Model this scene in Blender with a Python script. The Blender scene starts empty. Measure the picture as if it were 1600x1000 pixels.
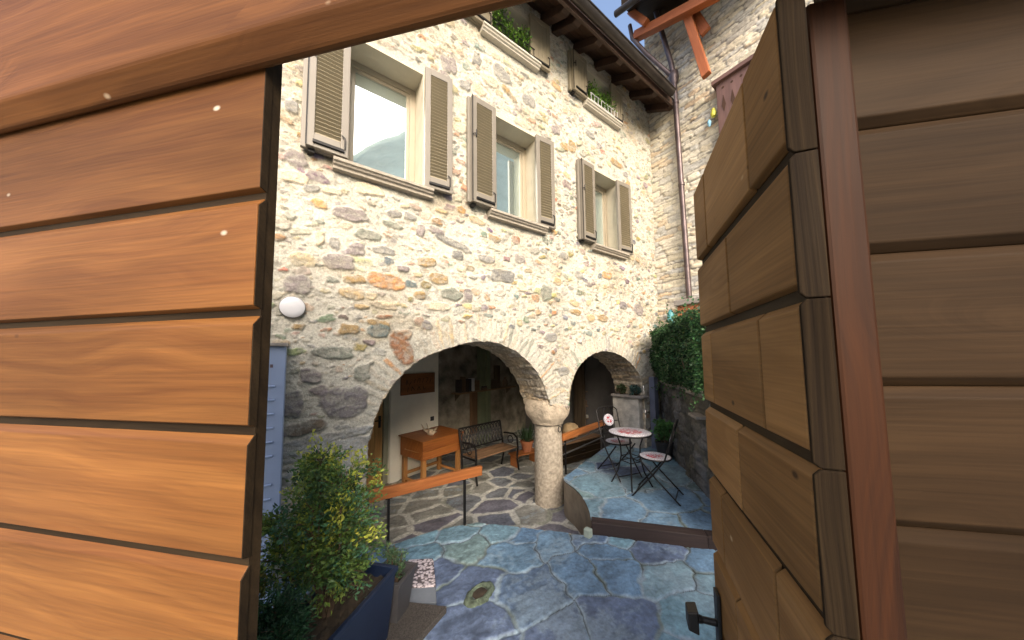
import bpy, bmesh, math, random
import numpy as np
from mathutils import Matrix, Vector
random.seed(7); RNG = np.random.default_rng(11)
PI = math.pi
scn = bpy.context.scene
COL = scn.collection

# ------------------------------------------------------------------ camera
F_PX, CX, CY = 470.0, 805.0, 529.0
_a, _p, _r = math.radians(54.3), math.radians(4.0), math.radians(0.7)
EYE = Vector((0, 0, 1.8))
FW = Vector((math.cos(_a)*math.cos(_p), math.sin(_a)*math.cos(_p), math.sin(_p)))
_R0 = Vector((math.sin(_a), -math.cos(_a), 0)); _U0 = _R0.cross(FW)
RT = _R0*math.cos(_r) - _U0*math.sin(_r)
UP = _U0*math.cos(_r) + _R0*math.sin(_r)
H_F = Vector((math.cos(_a), math.sin(_a), 0)); H_R = _R0.copy()      # level forward / right of the viewpoint

def at(px, py, axis, val):
    """survey helper: the point seen at a photo pixel, on the world plane axis = val"""
    d = FW + RT*((px-CX)/F_PX) - UP*((py-CY)/F_PX)
    t = (val - EYE[axis]) / d[axis]
    return EYE + d*t

def at_plane(px, py, p0, n):
    d = FW + RT*((px-CX)/F_PX) - UP*((py-CY)/F_PX)
    t = (Vector(p0) - EYE).dot(n) / d.dot(n)
    return EYE + d*t

cam = bpy.data.cameras.new("camera"); camo = bpy.data.objects.new("camera", cam); COL.objects.link(camo)
cam.sensor_fit = 'HORIZONTAL'; cam.sensor_width = 36; cam.lens = 36*F_PX/1600
cam.shift_x = -(CX-800)/1600; cam.shift_y = (CY-500)/1600
cam.clip_start = 0.02; cam.clip_end = 500
M = Matrix(((RT.x, UP.x, -FW.x, EYE.x), (RT.y, UP.y, -FW.y, EYE.y), (RT.z, UP.z, -FW.z, EYE.z), (0, 0, 0, 1)))
camo.matrix_world = M
scn.camera = camo

# ------------------------------------------------------------------ noise (numpy)
_perm = RNG.random((256, 256)).astype(np.float32)
def vnoise(u, v):
    iu = np.floor(u).astype(np.int64); iv = np.floor(v).astype(np.int64)
    fu = (u-iu).astype(np.float32); fv = (v-iv).astype(np.float32)
    fu = fu*fu*(3-2*fu); fv = fv*fv*(3-2*fv)
    a = _perm[iu & 255, iv & 255]; b = _perm[(iu+1) & 255, iv & 255]
    c = _perm[iu & 255, (iv+1) & 255]; d = _perm[(iu+1) & 255, (iv+1) & 255]
    return (a*(1-fu)+b*fu)*(1-fv) + (c*(1-fu)+d*fu)*fv - 0.5
def fbm(u, v, octv=4, seed=0.0):
    s = 0; amp = 1.0
    for i in range(octv):
        s = s + amp*vnoise(u*2**i + 17.3*i + seed, v*2**i + 41.7*i + seed*1.7); amp *= 0.5
    return s
def sstep(a, b, x):
    t = np.clip((x-a)/(b-a), 0, 1); return t*t*(3-2*t)

# ------------------------------------------------------------------ materials
def new_mat(name):
    m = bpy.data.materials.new(name); m.use_nodes = True
    return m, m.node_tree, m.node_tree.nodes["Principled BSDF"]
def N(nt, typ, **kw):
    n = nt.nodes.new(typ)
    for k, v in kw.items():
        if k.startswith('i_'):
            key = k[2:]
            n.inputs[int(key) if key.isdigit() else key].default_value = v
        else: setattr(n, k, v)
    return n
def L(nt, a, b): nt.links.new(a, b)
def ramp(nt, stops):
    r = N(nt, 'ShaderNodeValToRGB'); e = r.color_ramp.elements
    while len(e) < len(stops): e.new(0.5)
    for el, (p, c) in zip(e, stops): el.position = p; el.color = (*c, 1)
    return r
def coords(nt, scale=(1, 1, 1), attr=None):
    mp = N(nt, 'ShaderNodeMapping'); mp.inputs['Scale'].default_value = scale
    if attr:
        a = N(nt, 'ShaderNodeAttribute', attribute_name=attr); L(nt, a.outputs['Vector'], mp.inputs['Vector'])
    else:
        t = N(nt, 'ShaderNodeTexCoord'); L(nt, t.outputs['Object'], mp.inputs['Vector'])
    return mp

def mat_plain(name, col, rough=0.6, var=0.25, scale=8.0, bump=0.15, metal=0.0, spec=0.5, bscale=None, dist=0.004):
    m, nt, b = new_mat(name)
    mp = coords(nt)
    n = N(nt, 'ShaderNodeTexNoise'); n.inputs['Scale'].default_value = scale; n.inputs['Detail'].default_value = 6
    L(nt, mp.outputs[0], n.inputs['Vector'])
    lo = tuple(c*(1-var) for c in col); hi = tuple(min(1, c*(1+var)) for c in col)
    r = ramp(nt, [(0.3, lo), (0.7, hi)]); L(nt, n.outputs['Fac'], r.inputs['Fac']); L(nt, r.outputs['Color'], b.inputs['Base Color'])
    b.inputs['Roughness'].default_value = rough; b.inputs['Metallic'].default_value = metal
    b.inputs['Specular IOR Level'].default_value = spec
    if bump:
        n2 = N(nt, 'ShaderNodeTexNoise'); n2.inputs['Scale'].default_value = bscale or scale*6; n2.inputs['Detail'].default_value = 5
        L(nt, mp.outputs[0], n2.inputs['Vector'])
        bp = N(nt, 'ShaderNodeBump'); bp.inputs['Strength'].default_value = bump; bp.inputs['Distance'].default_value = dist
        L(nt, n2.outputs['Fac'], bp.inputs['Height']); L(nt, bp.outputs[0], b.inputs['Normal'])
    return m

def mat_stone(name, rough=0.85, speck=0.35, sscale=60, bump=0.6, bscale=45, dist=0.008, spec=0.3):
    """stone surfaces: colour comes from the 'Col' attribute (which stone, which mortar), grain from noise"""
    m, nt, b = new_mat(name)
    a = N(nt, 'ShaderNodeAttribute', attribute_name='Col')
    mp = coords(nt)
    n = N(nt, 'ShaderNodeTexNoise'); n.inputs['Scale'].default_value = sscale; n.inputs['Detail'].default_value = 8; n.inputs['Roughness'].default_value = 0.7
    L(nt, mp.outputs[0], n.inputs['Vector'])
    r = ramp(nt, [(0.3, (1-speck,)*3), (0.72, (1+speck*0.5,)*3)]); L(nt, n.outputs['Fac'], r.inputs['Fac'])
    mx = N(nt, 'ShaderNodeMix', data_type='RGBA', blend_type='MULTIPLY'); mx.inputs[0].default_value = 1
    L(nt, a.outputs['Color'], mx.inputs[6]); L(nt, r.outputs['Color'], mx.inputs[7])
    L(nt, mx.outputs[2], b.inputs['Base Color'])
    b.inputs['Roughness'].default_value = rough; b.inputs['Specular IOR Level'].default_value = spec
    n2 = N(nt, 'ShaderNodeTexNoise'); n2.inputs['Scale'].default_value = bscale; n2.inputs['Detail'].default_value = 8; n2.inputs['Roughness'].default_value = 0.65
    L(nt, mp.outputs[0], n2.inputs['Vector'])
    bp = N(nt, 'ShaderNodeBump'); bp.inputs['Strength'].default_value = bump; bp.inputs['Distance'].default_value = dist
    L(nt, n2.outputs['Fac'], bp.inputs['Height']); L(nt, bp.outputs[0], b.inputs['Normal'])
    return m

def mat_wood(name, c1, c2, rough=0.5, along=1.2, across=22.0, bump=0.25, knots=True, ringd=2.0, spec=0.4, contrast=(0.30, 0.70), blotch=0.30, fleck=None):
    """grain runs along x of the 'gv' attribute: broad growth bands, fine fibres, a few knots the bands bend round"""
    m, nt, b = new_mat(name)
    gvn = N(nt, 'ShaderNodeAttribute', attribute_name='gv')
    base = coords(nt, (0.8, 2.2, 2.2), 'gv')
    nb = N(nt, 'ShaderNodeTexNoise'); nb.inputs['Scale'].default_value = 1.3; nb.inputs['Detail'].default_value = 2
    L(nt, base.outputs[0], nb.inputs['Vector'])
    kr = None
    if knots:
        kp = coords(nt, (2.4, 6.5, 6.5), 'gv')
        v = N(nt, 'ShaderNodeTexVoronoi'); v.inputs['Scale'].default_value = 1.0; L(nt, kp.outputs[0], v.inputs['Vector'])
        sep = N(nt, 'ShaderNodeSeparateColor'); L(nt, v.outputs['Color'], sep.inputs[0])
        gt = N(nt, 'ShaderNodeMath', operation='GREATER_THAN'); gt.inputs[1].default_value = 0.62; L(nt, sep.outputs[0], gt.inputs[0])
        kr = ramp(nt, [(0.035, (1, 1, 1)), (0.075, (0, 0, 0))]); L(nt, v.outputs['Distance'], kr.inputs['Fac'])
        kf = ramp(nt, [(0.0, (1, 1, 1)), (0.40, (0, 0, 0))]); L(nt, v.outputs['Distance'], kf.inputs['Fac'])
        mu = N(nt, 'ShaderNodeMath', operation='MULTIPLY'); L(nt, kr.outputs['Color'], mu.inputs[0]); L(nt, gt.outputs[0], mu.inputs[1])
        mf = N(nt, 'ShaderNodeMath', operation='MULTIPLY'); L(nt, kf.outputs['Color'], mf.inputs[0]); L(nt, gt.outputs[0], mf.inputs[1])
    # growth bands: across position + slow wander (+ bulge at knots)
    sx = N(nt, 'ShaderNodeSeparateXYZ'); L(nt, gvn.outputs['Vector'], sx.inputs[0])
    s1 = N(nt, 'ShaderNodeMath', operation='MULTIPLY_ADD'); s1.inputs[1].default_value = 0.6; L(nt, sx.outputs[2], s1.inputs[0]); L(nt, sx.outputs[1], s1.inputs[2])
    s2 = N(nt, 'ShaderNodeMath', operation='MULTIPLY'); s2.inputs[1].default_value = across; L(nt, s1.outputs[0], s2.inputs[0])
    s3 = N(nt, 'ShaderNodeMath', operation='MULTIPLY_ADD'); s3.inputs[1].default_value = ringd*2.2; L(nt, nb.outputs['Fac'], s3.inputs[0]); L(nt, s2.outputs[0], s3.inputs[2])
    last = s3
    if knots:
        s4 = N(nt, 'ShaderNodeMath', operation='MULTIPLY_ADD'); s4.inputs[1].default_value = 1.8; L(nt, mf.outputs[0], s4.inputs[0]); L(nt, s3.outputs[0], s4.inputs[2]); last = s4
    cx = N(nt, 'ShaderNodeCombineXYZ'); L(nt, last.outputs[0], cx.inputs[1])
    al = N(nt, 'ShaderNodeMath', operation='MULTIPLY'); al.inputs[1].default_value = along*0.35; L(nt, sx.outputs[0], al.inputs[0]); L(nt, al.outputs[0], cx.inputs[0])
    n = N(nt, 'ShaderNodeTexNoise'); n.inputs['Scale'].default_value = 1.0; n.inputs['Detail'].default_value = 5; n.inputs['Roughness'].default_value = 0.62
    L(nt, cx.outputs[0], n.inputs['Vector'])
    r = ramp(nt, [(contrast[0], c1), (contrast[1], c2)]); L(nt, n.outputs['Fac'], r.inputs['Fac'])
    fb = coords(nt, (3.0, 170, 170), 'gv'); nf = N(nt, 'ShaderNodeTexNoise'); nf.inputs['Scale'].default_value = 1.0; nf.inputs['Detail'].default_value = 4; L(nt, fb.outputs[0], nf.inputs['Vector'])
    rf_ = ramp(nt, [(0.3, (0.80,)*3), (0.7, (1.10,)*3)]); L(nt, nf.outputs['Fac'], rf_.inputs['Fac'])
    m0 = N(nt, 'ShaderNodeMix', data_type='RGBA', blend_type='MULTIPLY'); m0.inputs[0].default_value = 1; L(nt, r.outputs['Color'], m0.inputs[6]); L(nt, rf_.outputs['Color'], m0.inputs[7])
    nd = N(nt, 'ShaderNodeTexNoise'); nd.inputs['Scale'].default_value = 0.9; nd.inputs['Detail'].default_value = 4
    L(nt, base.outputs[0], nd.inputs['Vector'])
    rd = ramp(nt, [(0.3, (1-blotch,)*3), (0.7, (1+blotch*0.6,)*3)]); L(nt, nd.outputs['Fac'], rd.inputs['Fac'])
    mx = N(nt, 'ShaderNodeMix', data_type='RGBA', blend_type='MULTIPLY'); mx.inputs[0].default_value = 1
    L(nt, m0.outputs[2], mx.inputs[6]); L(nt, rd.outputs['Color'], mx.inputs[7])
    out = mx.outputs[2]
    if knots:
        mk = N(nt, 'ShaderNodeMix', data_type='RGBA', blend_type='MIX'); L(nt, mu.outputs[0], mk.inputs[0])
        L(nt, out, mk.inputs[6]); mk.inputs[7].default_value = (*(x*0.42 for x in c1), 1)
        out = mk.outputs[2]
    for fi, fc in enumerate(fleck or []):
        fp = coords(nt, (5.5, 9, 9), 'gv'); fp.inputs['Location'].default_value = (3.1*fi, 7.7*fi, 1.3*fi)
        vf = N(nt, 'ShaderNodeTexVoronoi'); vf.inputs['Scale'].default_value = 1.0; L(nt, fp.outputs[0], vf.inputs['Vector'])
        sf_ = N(nt, 'ShaderNodeSeparateColor'); L(nt, vf.outputs['Color'], sf_.inputs[0])
        g_ = N(nt, 'ShaderNodeMath', operation='GREATER_THAN'); g_.inputs[1].default_value = 0.56; L(nt, sf_.outputs[1], g_.inputs[0])
        k_ = ramp(nt, [(0.03, (1, 1, 1)), (0.075, (0, 0, 0))]); L(nt, vf.outputs['Distance'], k_.inputs['Fac'])
        q_ = N(nt, 'ShaderNodeMath', operation='MULTIPLY'); L(nt, g_.outputs[0], q_.inputs[0]); L(nt, k_.outputs['Color'], q_.inputs[1])
        x_ = N(nt, 'ShaderNodeMix', data_type='RGBA', blend_type='MIX'); L(nt, q_.outputs[0], x_.inputs[0]); L(nt, out, x_.inputs[6]); x_.inputs[7].default_value = (*fc, 1); out = x_.outputs[2]
    L(nt, out, b.inputs['Base Color'])
    rr = ramp(nt, [(0.3, (min(1, rough*1.25),)*3), (0.7, (rough*0.85,)*3)]); L(nt, nd.outputs['Fac'], rr.inputs['Fac']); L(nt, rr.outputs['Color'], b.inputs['Roughness'])
    b.inputs['Specular IOR Level'].default_value = spec
    bp = N(nt, 'ShaderNodeBump'); bp.inputs['Strength'].default_value = bump; bp.inputs['Distance'].default_value = 0.0025
    ad = N(nt, 'ShaderNodeMath', operation='MULTIPLY_ADD'); ad.inputs[1].default_value = 0.6; L(nt, nf.outputs['Fac'], ad.inputs[0]); L(nt, n.outputs['Fac'], ad.inputs[2])
    L(nt, ad.outputs[0], bp.inputs['Height']); L(nt, bp.outputs[0], b.inputs['Normal'])
    return m

def mat_leaf(name, rough=0.5, trans=0.25):
    m, nt, b = new_mat(name)
    a = N(nt, 'ShaderNodeAttribute', attribute_name='Col')
    L(nt, a.outputs['Color'], b.inputs['Base Color']); b.inputs['Roughness'].default_value = rough
    b.inputs['Specular IOR Level'].default_value = 0.35
    tr = N(nt, 'ShaderNodeBsdfTranslucent'); L(nt, a.outputs['Color'], tr.inputs['Color'])
    ms = N(nt, 'ShaderNodeMixShader'); ms.inputs[0].default_value = trans
    L(nt, b.outputs[0], ms.inputs[1]); L(nt, tr.outputs[0], ms.inputs[2])
    L(nt, ms.outputs[0], nt.nodes['Material Output'].inputs['Surface'])
    return m

def mat_glass(name):
    m, nt, b = new_mat(name)
    b.inputs['Base Color'].default_value = (0.30, 0.37, 0.36, 1); b.inputs['Roughness'].default_value = 0.4
    g = N(nt, 'ShaderNodeBsdfGlossy'); g.inputs['Roughness'].default_value = 0.015; g.inputs['Color'].default_value = (0.84, 0.94, 0.94, 1)
    ms = N(nt, 'ShaderNodeMixShader'); ms.inputs[0].default_value = 0.72
    L(nt, b.outputs[0], ms.inputs[1]); L(nt, g.outputs[0], ms.inputs[2])
    # slight waviness of the pane
    n = N(nt, 'ShaderNodeTexNoise'); n.inputs['Scale'].default_value = 2.0
    L(nt, coords(nt).outputs[0], n.inputs['Vector'])
    bp = N(nt, 'ShaderNodeBump'); bp.inputs['Strength'].default_value = 0.03; bp.inputs['Distance'].default_value = 0.02
    L(nt, n.outputs['Fac'], bp.inputs['Height']); L(nt, bp.outputs[0], g.inputs['Normal'])
    L(nt, ms.outputs[0], nt.nodes['Material Output'].inputs['Surface'])
    return m

MT = {}
MT['facade'] = mat_stone('lime_rubble', speck=0.40, sscale=60, bump=0.9, bscale=50, dist=0.012)
MT['coursed'] = mat_stone('coursed_stone', speck=0.3, sscale=40, bump=0.7, bscale=36, dist=0.010)
MT['slate'] = mat_stone('slate_paving', rough=0.55, speck=0.42, sscale=30, bump=0.7, bscale=34, dist=0.010, spec=0.4)
MT['plaster_w'] = mat_plain('white_plaster', (0.84, 0.79, 0.66), 0.9, 0.05, 5, 0.15)
MT['plaster_c'] = mat_plain('cream_plaster', (0.50, 0.455, 0.355), 0.9, 0.08, 6, 0.25)
MT['sill'] = mat_plain('sill_stone', (0.30, 0.265, 0.215), 0.8, 0.2, 30, 0.3)
MT['sill_pale'] = mat_plain('pale_sill_stone', (0.50, 0.465, 0.39), 0.8, 0.12, 30, 0.3)
MT['shutter'] = mat_plain('taupe_paint', (0.215, 0.185, 0.13), 0.42, 0.06, 4, 0.05)
MT['shutter_rim'] = mat_plain('taupe_rim_paint', (0.185, 0.165, 0.135), 0.38, 0.06, 4, 0.05)
MT['louvre'] = mat_plain('louvre_paint', (0.285, 0.245, 0.165), 0.5, 0.06, 4, 0.05)
MT['winframe'] = mat_plain('beige_window_paint', (0.33, 0.285, 0.21), 0.45, 0.05, 5, 0.05)
MT['glass'] = mat_glass('reflective_glass')
MT['iron'] = mat_plain('black_iron', (0.018, 0.017, 0.017), 0.45, 0.3, 20, 0.2, 0.6)
MT['steel'] = mat_plain('grey_steel', (0.16, 0.155, 0.15), 0.45, 0.2, 20, 0.1, 0.7)
MT['copper'] = mat_plain('browned_copper', (0.10, 0.075, 0.075), 0.42, 0.3, 6, 0.1, 0.55)
MT['gutter'] = mat_plain('dark_gutter', (0.045, 0.038, 0.034), 0.4, 0.3, 6, 0.1, 0.5)
MT['rafter'] = mat_wood('dark_rafter_wood', (0.030, 0.016, 0.010), (0.075, 0.040, 0.026), 0.6, knots=False)
MT['soffit'] = mat_wood('soffit_wood', (0.040, 0.020, 0.011), (0.090, 0.046, 0.026), 0.6, knots=False)
MT['beam'] = mat_wood('orange_beam_wood', (0.27, 0.075, 0.022), (0.44, 0.14, 0.045), 0.5)
MT['gate'] = mat_wood('honey_gate_wood', (0.098, 0.035, 0.008), (0.190, 0.080, 0.020), 0.5, 1.6, 30, 0.4, True, 2.4, spec=0.2, blotch=0.42, fleck=[(0.5, 0.45, 0.36), (0.05, 0.02, 0.008)])
MT['lintel'] = mat_wood('lintel_wood', (0.070, 0.024, 0.005), (0.140, 0.055, 0.014), 0.6, 1.4, 30, 0.4, True, 2.5, spec=0.2, fleck=[(0.4, 0.3, 0.2)])
MT['leafw'] = mat_wood('brown_gate_wood', (0.165, 0.083, 0.028), (0.265, 0.145, 0.055), 0.6, 1.2, 22, 0.3, True, 2, spec=0.12, blotch=0.45, fleck=[(0.035, 0.018, 0.008), (0.35, 0.27, 0.17)])
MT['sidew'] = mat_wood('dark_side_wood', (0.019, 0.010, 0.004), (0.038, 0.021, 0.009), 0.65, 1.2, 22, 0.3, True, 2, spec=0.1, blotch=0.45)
MT['endgrain'] = mat_wood('grey_end_grain', (0.008, 0.005, 0.003), (0.028, 0.018, 0.009), 0.8, 3.0, 150, 0.6, False, 5, spec=0.08)
MT['gatedark'] = mat_wood('gate_edge_wood', (0.013, 0.008, 0.004), (0.034, 0.022, 0.011), 0.7, 1.0, 24, 0.3, False, spec=0.12)
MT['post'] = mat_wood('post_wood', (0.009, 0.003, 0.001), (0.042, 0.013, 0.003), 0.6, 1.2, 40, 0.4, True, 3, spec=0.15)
MT['desk'] = mat_wood('desk_wood', (0.24, 0.068, 0.014), (0.42, 0.145, 0.034), 0.4, 1.5, 40, 0.15, False, 2)
MT['deskleg'] = mat_wood('desk_leg_wood', (0.36, 0.155, 0.042), (0.52, 0.25, 0.08), 0.45, 1.5, 40, 0.15, False, 2)
MT['door'] = mat_wood('door_wood', (0.52, 0.26, 0.08), (0.74, 0.43, 0.16), 0.45, 1.2, 30, 0.15, True, 2)
MT['rail'] = mat_wood('handrail_wood', (0.27, 0.085, 0.022), (0.44, 0.16, 0.045), 0.45, 1.2, 34, 0.2, True, 2)
MT['benchw'] = mat_wood('bench_wood', (0.14, 0.075, 0.038), (0.24, 0.14, 0.075), 0.6, 1.2, 20, 0.2, False)
MT['sleeper'] = mat_wood('sleeper_wood', (0.014, 0.009, 0.009), (0.040, 0.025, 0.023), 0.75, 1.2, 24, 0.6, False)
MT['shelfw'] = mat_wood('dark_shelf_wood', (0.07, 0.05, 0.03), (0.16, 0.115, 0.075), 0.6, 1.2, 20, 0.2, False)
MT['sign'] = mat_wood('sign_wood', (0.17, 0.06, 0.017), (0.29, 0.11, 0.03), 0.5, 1.2, 18, 0.2, False)
MT['carve'] = mat_plain('carved_groove', (0.05, 0.02, 0.008), 0.8, 0.1, 10, 0)
MT['mauvewood'] = mat_wood('mauve_painted_wood', (0.11, 0.060, 0.050), (0.18, 0.10, 0.085), 0.55, 1.2, 20, 0.2, False)
MT['column'] = mat_plain('granite_column', (0.40, 0.34, 0.26), 0.85, 0.35, 26, 0.7, bscale=60, dist=0.008)
MT['pier'] = mat_plain('pale_pier_stone', (0.50, 0.47, 0.41), 0.9, 0.32, 7, 0.9, bscale=30, dist=0.015)
MT['capital'] = mat_plain('capital_stone', (0.46, 0.38, 0.28), 0.9, 0.3, 9, 0.9, bscale=22, dist=0.02)
MT['riser'] = mat_plain('brown_render', (0.26, 0.21, 0.15), 0.9, 0.2, 8, 0.3)
MT['ledge'] = mat_plain('grey_ledge_stone', (0.24, 0.22, 0.20), 0.85, 0.2, 15, 0.4)
MT['earth'] = mat_plain('earth', (0.035, 0.025, 0.016), 0.95, 0.4, 12, 0.6)
MT['ground'] = mat_plain('gravel_ground', (0.34, 0.30, 0.24), 0.95, 0.3, 4, 0.4)
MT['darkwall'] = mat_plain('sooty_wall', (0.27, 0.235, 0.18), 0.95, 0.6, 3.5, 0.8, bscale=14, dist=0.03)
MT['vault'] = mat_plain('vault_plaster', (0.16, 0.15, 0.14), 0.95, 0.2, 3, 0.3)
MT['greenpaint'] = mat_plain('sage_paint', (0.20, 0.23, 0.14), 0.55, 0.1, 5, 0.1)
MT['doorframe'] = mat_plain('olive_grey_paint', (0.30, 0.29, 0.20), 0.55, 0.08, 5, 0.1)
MT['cabinet'] = mat_plain('blue_grey_enamel', (0.25, 0.32, 0.48), 0.4, 0.05, 4, 0.03)
MT['label'] = mat_plain('label_print', (0.10, 0.07, 0.08), 0.5, 0.1, 9, 0)
MT['opal'] = mat_plain('opal_white', (0.58, 0.58, 0.60), 0.35, 0.02, 4, 0)
MT['bluepot'] = mat_plain('navy_plastic', (0.008, 0.016, 0.042), 0.4, 0.15, 6, 0.05)
MT['taupepot'] = mat_plain('taupe_plastic', (0.048, 0.047, 0.052), 0.5, 0.1, 6, 0.05)
MT['blackpot'] = mat_plain('black_pot', (0.02, 0.02, 0.022), 0.5, 0.2, 6, 0.05)
MT['terracotta'] = mat_plain('terracotta', (0.34, 0.12, 0.05), 0.8, 0.2, 12, 0.2)
MT['bark'] = mat_plain('bark', (0.10, 0.065, 0.04), 0.9, 0.4, 20, 0.8)
MT['leaf'] = mat_leaf('leaf')
MT['antler'] = mat_plain('driftwood', (0.46, 0.36, 0.25), 0.8, 0.3, 25, 0.5)
MT['socket'] = mat_plain('black_plate', (0.015, 0.015, 0.015), 0.5, 0.1, 5, 0)
MT['mat'] = mat_plain('coir_mat', (0.050, 0.044, 0.040), 0.98, 0.55, 120, 1.0, bscale=160, dist=0.012)
MT['tile'] = mat_plain('grey_tile', (0.125, 0.145, 0.175), 0.75, 0.12, 12, 0.2)
MT['roof'] = mat_plain('roof_slates', (0.10, 0.095, 0.09), 0.8, 0.4, 9, 0.8, bscale=20, dist=0.03)
MT['greenroof'] = mat_plain('green_copper_roof', (0.16, 0.27, 0.23), 0.6, 0.15, 3, 0.2)
MT['farwall'] = mat_plain('far_render', (0.50, 0.44, 0.34), 0.9, 0.12, 2, 0.3)
MT['teal'] = mat_plain('teal_paint', (0.06, 0.24, 0.26), 0.5, 0.15, 8, 0.1)
MT['yellow'] = mat_plain('yellow_paint', (0.50, 0.48, 0.06), 0.5, 0.2, 30, 0.1)
MT['skyblue'] = mat_plain('light_blue_paint', (0.22, 0.46, 0.62), 0.5, 0.2, 30, 0.1)
MT['paper'] = mat_plain('pale_paper', (0.55, 0.52, 0.45), 0.8, 0.1, 12, 0)
MT['bookdark'] = mat_plain('dark_book_cloth', (0.07, 0.055, 0.05), 0.8, 0.2, 12, 0)
MT['bookbrown'] = mat_plain('brown_book_cloth', (0.17, 0.11, 0.07), 0.8, 0.2, 12, 0)
MT['pipe_blue'] = mat_plain('blue_grey_metal', (0.15, 0.17, 0.24), 0.45, 0.15, 5, 0.05, 0.3)
MT['sand'] = mat_plain('sandstone', (0.30, 0.21, 0.11), 0.9, 0.25, 12, 0.6)

# mosaic of the bistro set: pale tesserae with a red flower ring
def mat_mosaic(name, R):
    m, nt, b = new_mat(name)
    mp = coords(nt)
    v = N(nt, 'ShaderNodeTexVoronoi', feature='DISTANCE_TO_EDGE'); v.inputs['Scale'].default_value = 62
    L(nt, mp.outputs[0], v.inputs['Vector'])
    v2 = N(nt, 'ShaderNodeTexVoronoi'); v2.inputs['Scale'].default_value = 62; L(nt, mp.outputs[0], v2.inputs['Vector'])
    a = N(nt, 'ShaderNodeAttribute', attribute_name='gv'); sp = N(nt, 'ShaderNodeSeparateXYZ'); L(nt, a.outputs['Vector'], sp.inputs[0])
    sep = N(nt, 'ShaderNodeSeparateColor'); L(nt, v2.outputs['Color'], sep.inputs[0])
    jit = N(nt, 'ShaderNodeMath', operation='MULTIPLY_ADD'); jit.inputs[1].default_value = 0.14; L(nt, sep.outputs[1], jit.inputs[0]); L(nt, sp.outputs[0], jit.inputs[2])
    rr = ramp(nt, [(0.0, (0.55, 0.54, 0.56)), (0.16, (0.40, 0.035, 0.05)), (0.62, (0.40, 0.035, 0.05)), (0.64, (0.62, 0.62, 0.66))]); rr.color_ramp.interpolation = 'CONSTANT'
    L(nt, jit.outputs[0], rr.inputs['Fac'])
    pet = N(nt, 'ShaderNodeMath', operation='GREATER_THAN'); pet.inputs[1].default_value = 0.52; L(nt, sep.outputs[0], pet.inputs[0])
    mw = N(nt, 'ShaderNodeMix', data_type='RGBA'); mw.inputs[6].default_value = (0.60, 0.58, 0.62, 1); L(nt, pet.outputs[0], mw.inputs[0]); L(nt, rr.outputs['Color'], mw.inputs[7])
    gr = ramp(nt, [(0.05, (0.3, 0.3, 0.32)), (0.12, (1, 1, 1))]); L(nt, v.outputs['Distance'], gr.inputs['Fac'])
    mx = N(nt, 'ShaderNodeMix', data_type='RGBA', blend_type='MULTIPLY'); mx.inputs[0].default_value = 1
    L(nt, mw.outputs[2], mx.inputs[6]); L(nt, gr.outputs['Color'], mx.inputs[7]); L(nt, mx.outputs[2], b.inputs['Base Color'])
    b.inputs['Roughness'].default_value = 0.35
    return m
MT['mosaic'] = mat_mosaic('flower_mosaic', 0.27)
def mat_pebbles():
    m, nt, b = new_mat('pebble_slab')
    mp = coords(nt)
    v = N(nt, 'ShaderNodeTexVoronoi'); v.inputs['Scale'].default_value = 42; v.inputs['Randomness'].default_value = 0.9; L(nt, mp.outputs[0], v.inputs['Vector'])
    r = ramp(nt, [(0.42, (0.47, 0.42, 0.45)), (0.66, (0.07, 0.06, 0.065))]); L(nt, v.outputs['Distance'], r.inputs['Fac'])
    L(nt, r.outputs['Color'], b.inputs['Base Color']); b.inputs['Roughness'].default_value = 0.7
    bp = N(nt, 'ShaderNodeBump', invert=True); bp.inputs['Strength'].default_value = 0.8; bp.inputs['Distance'].default_value = 0.01
    L(nt, v.outputs['Distance'], bp.inputs['Height']); L(nt, bp.outputs[0], b.inputs['Normal'])
    return m
MT['pebbles'] = mat_pebbles()

# ------------------------------------------------------------------ object helpers
LOC = {}
def tag(o, label=None, cat=None, group=None, kind=None):
    if label: o['label'] = label
    if cat: o['category'] = cat
    if group: o['group'] = group
    if kind: o['kind'] = kind
    return o
def thing(name, label, cat, loc, group=None):
    o = bpy.data.objects.new(name, None); COL.objects.link(o); o.location = loc; o.empty_display_size = 0.1
    LOC[o.name] = Vector(loc); return tag(o, label, cat, group)
def link(name, me, parent=None, base=None):
    o = bpy.data.objects.new(name, me); COL.objects.link(o)
    if parent is not None:
        o.parent = parent; LOC[o.name] = LOC[parent.name]
    else:
        o.location = base if base is not None else (0, 0, 0); LOC[o.name] = Vector(o.location)
    return o

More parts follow.
